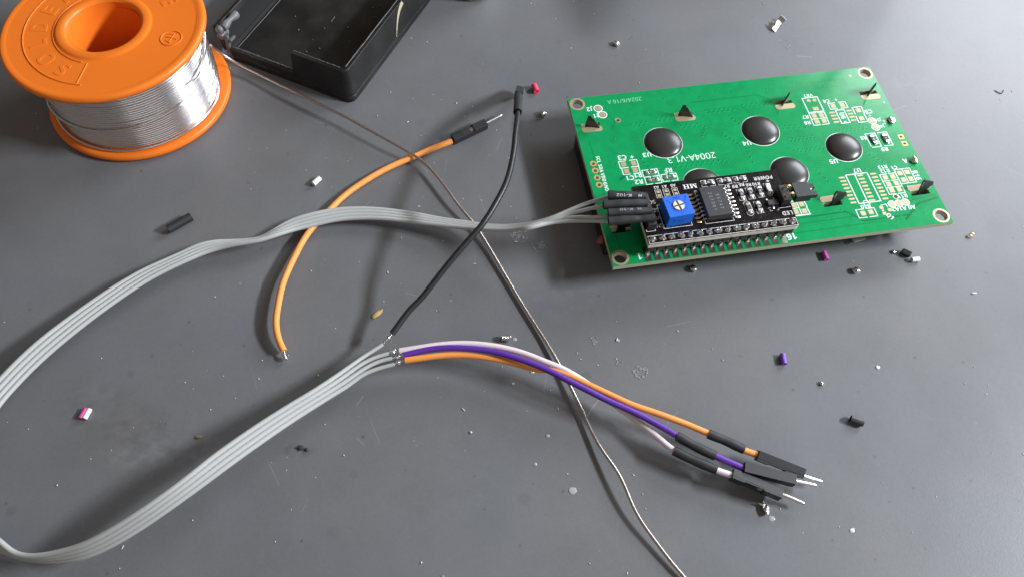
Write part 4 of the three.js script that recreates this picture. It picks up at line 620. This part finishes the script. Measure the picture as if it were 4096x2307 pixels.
// ---------- grey four-strand ribbon cable ----------
const strandEnds = [];
{
  const cable = thing('ribbon_cable', 'grey four strand ribbon cable looping from the black sleeves across the left side', 'ribbon cable', [-150, 0, 40]);
  const rows = []; const push = (p, w) => rows.push([V(p), V(w).normalize()]);
  W.rib_a.slice(0, -1).forEach((p, i) => push(p, W.rib_aw[i]));
  push([-201.8, 5.8, 36.2], [0.66, -0.4, 0.55]); push([-207, 6.0, 44.5], [0.84, -0.25, 0.35]); push([-209.6, 5.8, 54], [0.92, 0.15, 0.1]); push([-208.6, 5.0, 64], [0.80, 0.5, -0.1]); push([-205, 4.2, 71.5], [0.62, 0.75, -0.18]);
  W.rib_b.forEach((p, i) => push(p, W.rib_bw[i]));
  const cc = new THREE.CatmullRomCurve3(rows.map((r) => r[0]), false, 'centripetal'), cw = new THREE.CatmullRomCurve3(rows.map((r) => r[1]), false, 'centripetal');
  const N = 260;
  const starts = [W.sb1, W.sb2, W.sb3, W.sb4], ends = [W.sj4, W.sj3, W.sj2, W.sj1];
  for (let k = 0; k < 4; k++) {
    const off = (k - 1.5) * 1.22, mid = [];
    for (let i = 0; i <= N; i++) { const t = i / N, p = cc.getPoint(t), w = cw.getPoint(t).normalize(); mid.push([p.x + w.x * off, p.y + w.y * off, p.z + w.z * off]); }
    const pts = [...starts[k].slice().reverse(), ...mid.filter((_, i) => i % 4 === 0), ...ends[k].slice(1)];
    const P = relax(smooth(pts, 620), 12); P.unshift(P[0].clone().add(V(3.2, 0.9, 0.3)));
    part(cable, 'strand', sweep(P, (q) => 0.5 + 0.135 * Math.min(1, Math.min(q, 1 - q) * 14), 12), MT.ribbon); strandEnds.push(P[P.length - 1]);
  }
  // black heat-shrink sleeves over the soldered pins
  const label = (() => { const c = canvas(512, 256), g = c.getContext('2d'); g.fillStyle = '#2a2b2f'; g.fillRect(0, 0, 512, 256); g.fillStyle = '#c8cace'; g.font = 'bold 50px sans-serif'; g.textAlign = 'center'; g.textBaseline = 'middle'; return [c, g]; })();
  const S = [[[-47.9, 19.9, 13.4], [-43, 20.2, 14.5], [-38.1, 20.0, 15.3], 1.3, 1.05], [[-49.9, 20, 16.4], [-44, 20.2, 17.0], [-38.3, 20.0, 17.5], 1.2, 1.15], [[-49.2, 19.8, 19.0], [-43.5, 20.1, 19.6], [-37.7, 20.0, 20.1], 1.2, 1.0], [[-49.6, 19.5, 21.4], [-43, 19.9, 22.0], [-37.5, 20.1, 22.5], 1.25, 1.05]];
  S.forEach(([a, b, c, r0, r1], i) => {
    const P = smooth([a, b, c], 26); const rad = (q) => (r0 + (r1 - r0) * q) * (1 + 0.03 * Math.sin(q * 17 + i)) * (i === 3 ? 1 - 0.22 * Math.exp(-(((q - 0.68) / 0.1) ** 2)) : 1);
    const o = hollow(P, rad, (q) => rad(q) - 0.22, 20);
    part(cable, 'shrink_sleeve', o, MT.shrink, ['sleeve printed in white', 'plain sleeve', 'sleeve with worn print', 'sleeve with a pinched end'][i]);
    if (i === 0 || i === 2) { // print on the upper side, wrapped to the sleeve
      const txt = i === 0 ? 'H    K-102' : '  H  K-10'; const cv = canvas(512, 128), g = cv.getContext('2d'); g.clearRect(0, 0, 512, 128); g.save(); g.translate(256, 64); g.rotate(Math.PI); g.fillStyle = '#ffffff'; g.font = 'bold 92px sans-serif'; g.textAlign = 'center'; g.textBaseline = 'middle'; g.fillText(txt, 0, 0); g.restore();
      const n = 20, m = 8, pos = [], uv = [], ix = []; const t0 = 0.12, t1 = 0.97, cv3 = new THREE.CatmullRomCurve3([a, b, c].map((q) => V(q)), false, 'centripetal');
      const mid = i === 0 ? 0.55 : -0.05, spn = 0.62;
      for (let u = 0; u <= n; u++) for (let v = 0; v <= m; v++) { const t = t0 + (t1 - t0) * u / n, p = cv3.getPoint(t), T = cv3.getTangent(t), Y = new THREE.Vector3(0, 1, 0).sub(T.clone().multiplyScalar(T.y)).normalize(), Z = T.clone().cross(Y), an = mid - spn + 2 * spn * v / m, r = rad(t) + 0.02; const q = p.clone().addScaledVector(Y, Math.cos(an) * r).addScaledVector(Z, Math.sin(an) * r); pos.push(q.x, q.y, q.z); uv.push(u / n, 1 - v / m); }
      for (let u = 0; u < n; u++) for (let v = 0; v < m; v++) { const a0 = u * (m + 1) + v, b0 = a0 + m + 1; ix.push(a0, a0 + 1, b0, b0, a0 + 1, b0 + 1); }
      const ge = new THREE.BufferGeometry(); ge.setAttribute('position', new THREE.Float32BufferAttribute(pos, 3)); ge.setAttribute('uv', new THREE.Float32BufferAttribute(uv, 2)); ge.setIndex(ix); ge.computeVertexNormals();
      const am = new THREE.CanvasTexture((() => { const q = canvas(512, 128), h = q.getContext('2d'); h.fillStyle = '#000'; h.fillRect(0, 0, 512, 128); h.save(); h.translate(256, 64); h.rotate(Math.PI); h.fillStyle = i === 0 ? '#eee' : '#777'; h.font = 'bold 92px sans-serif'; h.textAlign = 'center'; h.textBaseline = 'middle'; h.fillText(txt, 0, 0); h.restore(); return q; })()); am.magFilter = THREE.LinearFilter;
      part(cable, 'sleeve_print', ge, mat({ color: lin(0.55, 0.56, 0.58), roughness: 0.6, alphaMap: am, transparent: true, side: THREE.DoubleSide }));
    }
  });
}

// ---------- jumper leads ----------
// a 2.54 mm crimp housing along +x: rear block, sprung flap, window, front block
function housingGeo(len) {
  const a = 1.25; return merge([box(0, len, -a, 0.82, -a, a, 0.08), box(0.0, 3.1, 0.5, a, -a, a, 0.08), box(len - 4.6, len, 0.5, a, -a, a, 0.08), box(3.25, len - 6.0, 0.5, 1.02, -a + 0.35, a - 0.35, 0.05), box(3.1, len - 4.6, 0.5, 1.0, -a, -a + 0.28, 0.05), box(3.1, len - 4.6, 0.5, 1.0, a - 0.28, a, 0.05)]);
}
function lead(name, label, w, o) {
  const base = [w[0][0], 0, w[0][2]], t = thing(name, label, 'jumper wire', base, 'jumper wires');
  part(t, 'insulation', sweep(relax(smooth(w, 260), o.soft ?? 30), o.r ?? 0.8, 14), o.mat);
  if (o.joint) part(t, 'solder_joint', [sweep(smooth(o.joint, 20), (q) => 0.22 + 0.38 * Math.exp(-(((q - o.fat) / 0.2) ** 2)) + 0.05 * Math.sin(q * 23), 10), lump(0.5, 0.45, 0.5, 0.35, 3).translate(...V(o.joint[0]).lerp(V(o.joint[o.joint.length - 1]), o.fat).toArray())], MT.tin);
  if (o.sleeve) part(t, 'shrink_sleeve', hollow(smooth(o.sleeve, 24), (q) => (o.sr ?? 1.18) * (1 + 0.03 * Math.sin(q * 11)), (q) => (o.sr ?? 1.18) - 0.2, 18), MT.shrink);
  if (o.house) {
    const [a, b] = o.house, len = V(a).distanceTo(V(b)), h = part(t, 'connector_housing', lay(housingGeo(len), a, b, o.roll ?? 0), MT.housing);
    part(h, 'contact', lay(box(len - 5.9, len - 4.75, 0.6, 0.98, -0.55, 0.55, 0.06), a, b, o.roll ?? 0), MT.steel);
  }
  if (o.pin) part(t, 'pin', sweep(smooth([o.pin[0], V(o.pin[0]).lerp(V(o.pin[1]), 0.5).toArray(), o.pin[1]], 16), (q) => q > 0.99 ? 0.16 : q > 0.93 ? 0.38 : 0.42, 12), o.pinMat ?? MT.brightTin);
  return t;
}
lead('jumper_wire', 'white jumper wire soldered to the ribbon, lowest of the three connectors', W.white, { mat: MT.wWhite, joint: W.joint2, fat: 0.4, sleeve: W.whiteS, house: W.whiteH, roll: 1.5, pin: W.whiteP, pinMat: MT.steel });
lead('jumper_wire', 'purple jumper wire soldered to the ribbon, between the white and orange ones', W.purple, { mat: MT.wPurple, joint: W.joint3, fat: 0.45, sleeve: W.purpleS, house: W.purpleH, roll: 3.14, pin: W.purpleP });
lead('jumper_wire', 'orange jumper wire soldered to the ribbon and running beside the purple one', W.orange, { mat: MT.wOrange, joint: W.joint4, fat: 0.4, sleeve: W.orangeS, house: W.orangeH, roll: 1.9, pin: W.orangeP });
lead('jumper_wire', 'black jumper wire arching over the ribbon, its connector standing on the bench', W.black, { mat: MT.wBlack, r: 0.82, joint: W.joint1, fat: 0.6, sleeve: W.blacksleeve, sr: 1.3, house: W.blackhouse, roll: 3.3 });
{
  const t = lead('jumper_wire', 'loose orange jumper wire with a tinned end, lying free under the ribbon', W.orangeL, { mat: MT.wOrange, r: 0.88, house: W.orangeLH, roll: 0.12, pin: W.orangeLP });
  part(t, 'tinned_end', sweep(smooth(W.orangeLtip, 16), (q) => 0.3 + 0.28 * Math.exp(-(((q - 0.72) / 0.22) ** 2)) - (q > 0.97 ? 0.12 : 0), 12), MT.tin);
}

// ---------- crumbs and offcuts on the bench ----------
const single = (name, label, category, geo, m, group) => { const g = Array.isArray(geo) ? merge(geo) : geo; g.computeBoundingBox(); const b = g.boundingBox, c = [(b.min.x + b.max.x) / 2, 0, (b.min.z + b.max.z) / 2]; g.translate(-c[0], 0, -c[2]); g.scale(K, K, K); const o = dress(new THREE.Mesh(g, m)); o.name = numbered(name); o.position.set(c[0] * K, 0, c[2] * K); o.userData = { label, category }; if (group) o.userData.group = group; scene.add(o); return o; };
const tube = (x, z, len, ang, ro, ri, y = null) => { const c = Math.cos(ang) * len / 2, s = Math.sin(ang) * len / 2, yy = (y ?? ro) + 0.01; return hollow(smooth([[x - c, yy, z - s], [x, yy, z], [x + c, yy, z + s]], 6), ro, ri, 18); };
const OFF = 'cut offcuts of wire insulation';
single('insulation_offcut', 'short bright pink tube offcut beside the black connector', 'offcut', tube(-55.6, -44.7, 2.9, 1.45, 0.95, 0.4), MT.pink, OFF);
single('insulation_offcut', 'short white offcut left of the loose orange wire', 'offcut', tube(-126.4, -17.6, 2.8, -0.75, 0.8, 0.3), MT.white, OFF);
single('insulation_offcut', 'purple tube offcut right of the jumper bundle', 'offcut', tube(-8.1, 58.9, 2.9, 1.75, 0.75, 0.3), mat({ color: lin(0.20, 0.09, 0.52), roughness: 0.5 }), OFF);
single('insulation_offcut', 'magenta offcut in front of the green board', 'offcut', tube(14.9, 29.9, 2.7, 1.6, 0.72, 0.3), MT.magenta, OFF);
single('insulation_offcut', 'stubby white offcut touching a black crumb, right of the board', 'offcut', tube(40.4, 35.0, 2.2, 0.05, 0.72, 0.25), MT.white, OFF);
{
  const t = thing('insulation_offcut', 'half pink half white offcut inside the ribbon loop', 'offcut', [-186, 0, 46], OFF);
  part(t, 'pink_half', tube(-186.4, 45.8, 2.6, -1.15, 0.62, 0.2), mat({ color: lin(0.55, 0.06, 0.26), roughness: 0.5 })); part(t, 'white_half', tube(-185.4, 46.1, 2.6, -1.15, 0.62, 0.2), MT.white);
}
single('shrink_offcut', 'black heat shrink offcut above the ribbon on the left', 'offcut', tube(-165.0, -7.9, 7.2, -0.52, 1.25, 1.0), MT.shrink);
single('plastic_crumb', 'small black crumb touching the white offcut, right of the board', 'crumb', lay(box(-1.3, 1.3, -0.8, 0.8, -0.8, 0.8, 0.25), [38.6, 0.85, 32.6], [40, 0.85, 33.8], 0.4), MT.blackPlastic);
single('plastic_crumb', 'black split offcut with a pale edge, above the pins at the right', 'crumb', [lay(hollow(smooth([[-1.6, 0, 0], [0, 0, 0], [1.6, 0, 0]], 4), 0.95, 0.72, 14), [4.6, 0.97, 78.4], [6, 0.97, 79.3])], mat({ color: lin(0.05, 0.05, 0.055), roughness: 0.4 }));
single('wood_flake', 'tan flake above the start of the jumper bundle', 'flake', lump(2.1, 0.22, 0.6, 0.35, 3).rotateY(0.62).translate(-112.6, 0.24, 28.9), mat({ color: lin(0.52, 0.36, 0.13), roughness: 0.7 }));
single('wood_flake', 'tiny brown flake near the pale smear by the ribbon', 'flake', lump(0.9, 0.2, 0.35, 0.3, 2).translate(-158.6, 0.2, 56.2), mat({ color: lin(0.22, 0.15, 0.07), roughness: 0.7 }));
single('dirt_crumb', 'black dirt crumb below the ribbon at the lower left', 'crumb', [lump(0.9, 0.3, 0.5, 0.5, 2).translate(-134.2, 0.2, 62.9), lump(0.5, 0.25, 0.35, 0.5, 2).translate(-132.9, 0.2, 63.6)], mat({ color: lin(0.02, 0.018, 0.016), roughness: 0.7 }));
single('gold_fragment', 'gold coloured fragment at the right of the board', 'fragment', [lump(0.8, 0.4, 0.45, 0.4, 2).translate(60.2, 0.4, 29.6), lump(0.7, 0.35, 0.4, 0.4, 2).translate(61.4, 0.35, 29.0)], mat({ color: lin(0.62, 0.50, 0.30), metalness: 0.6, roughness: 0.35 }));
const BEAD = 'solder beads on the bench';
const bead = (label, x, z, r, k = 0.22) => single('solder_bead', label, 'solder bead', [lump(r, r * 0.85, r * 1.1, k, 3).translate(x, r * 0.78, z), lump(r * 0.6, r * 0.6, r * 0.5, k, 2).translate(x + r * 0.6, r * 0.75, z + r * 0.3)], MT.tin, BEAD);
bead('solder bead below the pink offcut', -55.1, -34.0, 1.0); bead('bright solder bead above the green board', -24.6, -61.2, 0.95); bead('solder bead in front of the header pins', -24.0, 28.2, 0.95); bead('solder bead below the magenta offcut', 21.8, 35.9, 0.95); bead('tiny solder bead left of the black and white crumbs', 35.5, 31.4, 0.5); bead('tiny solder bead right of the purple offcut', -0.3, 67.0, 0.5);
single('solder_flake', 'folded bright solder flake near the top right', 'solder flake', [lay(box(-2.4, 2.4, -0.12, 0.12, -0.9, 0.9, 0.1), [32.6, 0.7, -62.1], [34.6, 1.0, -64.2], 0.5), lay(box(-0.9, 0.9, -0.1, 0.1, -1.2, 1.2, 0.08), [31.0, 0.85, -62.4], [31.6, 1.5, -63.6], -0.2), lay(box(-1.0, 1.0, -0.1, 0.1, -1.3, 1.3, 0.08), [35.2, 1.1, -64.4], [36.3, 1.8, -64.9], 0.2), lump(0.6, 0.5, 0.5, 0.3, 2).translate(33.2, 0.5, -63.2)], MT.brightTin);
single('solder_clipping', 'ridged solder clipping above the white wire', 'solder clipping', [lay(sweep(smooth([[-1, 0, 0], [0, 0, 0], [1, 0, 0]], 14), (q) => 0.75 + 0.16 * Math.sin(q * 19), 12), [-79.8, 0.85, 41.7], [-78.8, 0.85, 41.9]), lump(0.45, 0.7, 0.55, 0.3, 2).translate(-78.6, 0.75, 41.5)], MT.tin);
single('solder_splash', 'star shaped solder splash below the white connector', 'solder splash', [lump(0.75, 0.7, 1.3, 0.3, 3).rotateY(-0.35).translate(-25.6, 0.7, 95.9), ...[[0.3, 1.1], [2.0, 1.0], [3.6, 1.2], [5.0, 0.9]].map(([a, l]) => lay(new THREE.ConeGeometry(0.4, l * 1.6, 8).rotateZ(-Math.PI / 2).translate(l * 0.6, 0, 0), [-26.0, 0.75, 94.9], [-26.0 + Math.cos(a), 0.95, 94.9 + Math.sin(a)]))], MT.brightTin);
const FLUX = 'clear flux drops on the bench';
const drop = (label, x, z, r, h = 0.25, m = MT.flux) => single('flux_drop', label, 'flux drop', (() => { const g = lump(r, h, r * 0.85, 0.15, 3), p = g.attributes.position; for (let i = 0; i < p.count; i++) if (p.getY(i) < 0) p.setY(i, p.getY(i) * 0.05); g.computeVertexNormals(); return g.translate(x, 0.02, z); })(), m, FLUX);
drop('clear flux drop right beside the ridged solder clipping', -77.4, 42.0, 0.62, 0.4); drop('clear flux drop beside the star shaped solder splash', -24.8, 98.1, 0.8, 0.2); drop('whitish flux drop right of the purple offcut', 16.5, 64.9, 0.6, 0.3, MT.white); drop('whitish flux drop near the bottom right corner of the jumper pins', -6.7, 103.9, 0.6, 0.3, MT.white);
drop('elongated clear flux drop left of the solder strand bottom', -70.4, 83.9, 1.0, 0.2); drop('small clear flux drop above the elongated one', -73.7, 69.5, 0.5, 0.25); drop('small clear flux drop left of the solder strand', -78.2, 76.1, 0.5, 0.25); drop('small clear flux drop under the orange jumper wire', -74.4, 51.9, 0.62, 0.3); drop('small flux drop below the orange jumper wire', -80.0, 54.4, 0.45, 0.3); drop('small flux drop right of the flux ring', -50.0, 46.6, 0.4, 0.25);
const FILM = 'dried flux films on the bench';
const film = (label, x, z, r, n) => single('flux_film', label, 'flux film', (() => { const out = []; for (let i = 0; i < n; i++) { const a = rr(0, 6.283), q = r * Math.sqrt(rr(0.02, 1.0)); const g = lump(r * rr(0.14, 0.30), 0.04, r * rr(0.08, 0.18), 0.4, 1).rotateY(-a + 1.57 + rr(-0.5, 0.5)); out.push(g.translate(x + Math.cos(a) * q, 0.05, z + Math.sin(a) * q * 0.9)); } return out; })(), mat({ color: lin(0.22, 0.225, 0.235), roughness: 0.25 }), FILM);
film('ragged ring of dried flux right of the solder strand', -56.6, 45.6, 1.4, 16); film('crumpled dried flux patch below the flux ring', -46.4, 56.4, 2.0, 22); film('round dried flux film left of the board corner', -65.6, 14.1, 2.2, 20); film('curved dried flux film under the ribbon by the board', -70.4, 10.1, 2.6, 18); film('faint dried flux film between the ring and the patch', -51.4, 53.0, 1.1, 10);
single('hair', 'dark curled hair at the right edge', 'hair', sweep(smooth([[95.6, 0.1, -23.6], [96.4, 0.25, -22.4], [97.2, 0.12, -22.0], [98.2, 0.2, -22.8], [98.8, 0.1, -23.4]], 20), 0.13, 5), mat({ color: lin(0.03, 0.02, 0.02), roughness: 0.6 }));
{ // dust
  const n = 330, im = new THREE.InstancedMesh(new THREE.IcosahedronGeometry(1 * K, 1), mat({ color: lin(0.62, 0.62, 0.6), roughness: 0.6 }), n), m = new THREE.Matrix4(), q = new THREE.Quaternion();
  for (let i = 0; i < n; i++) { const s = rr(0.06, 0.17) * (rnd() < 0.06 ? 1.9 : 1), l = rnd() < 0.25 ? rr(1.5, 4) : rr(0.8, 1.3); q.setFromAxisAngle(new THREE.Vector3(0, 1, 0), rr(0, 6.28)); let dx, dz; do { dx = rr(-215, 115); dz = rr(-95, 118); } while (fb(dx / 34 + 200, dz / 28 + 61, 2) + rr(-0.14, 0.14) < 0.5); m.compose(new THREE.Vector3(dx * K, s * 0.6 * K, dz * K), q, new THREE.Vector3(s * l, s * 0.8, s)); im.setMatrixAt(i, m); }
  im.name = 'dust'; im.userData = { kind: 'stuff', label: 'pale dust specks strewn over the bench', category: 'dust' }; dress(im); scene.add(im);
}

renderer.render(scene, camera);
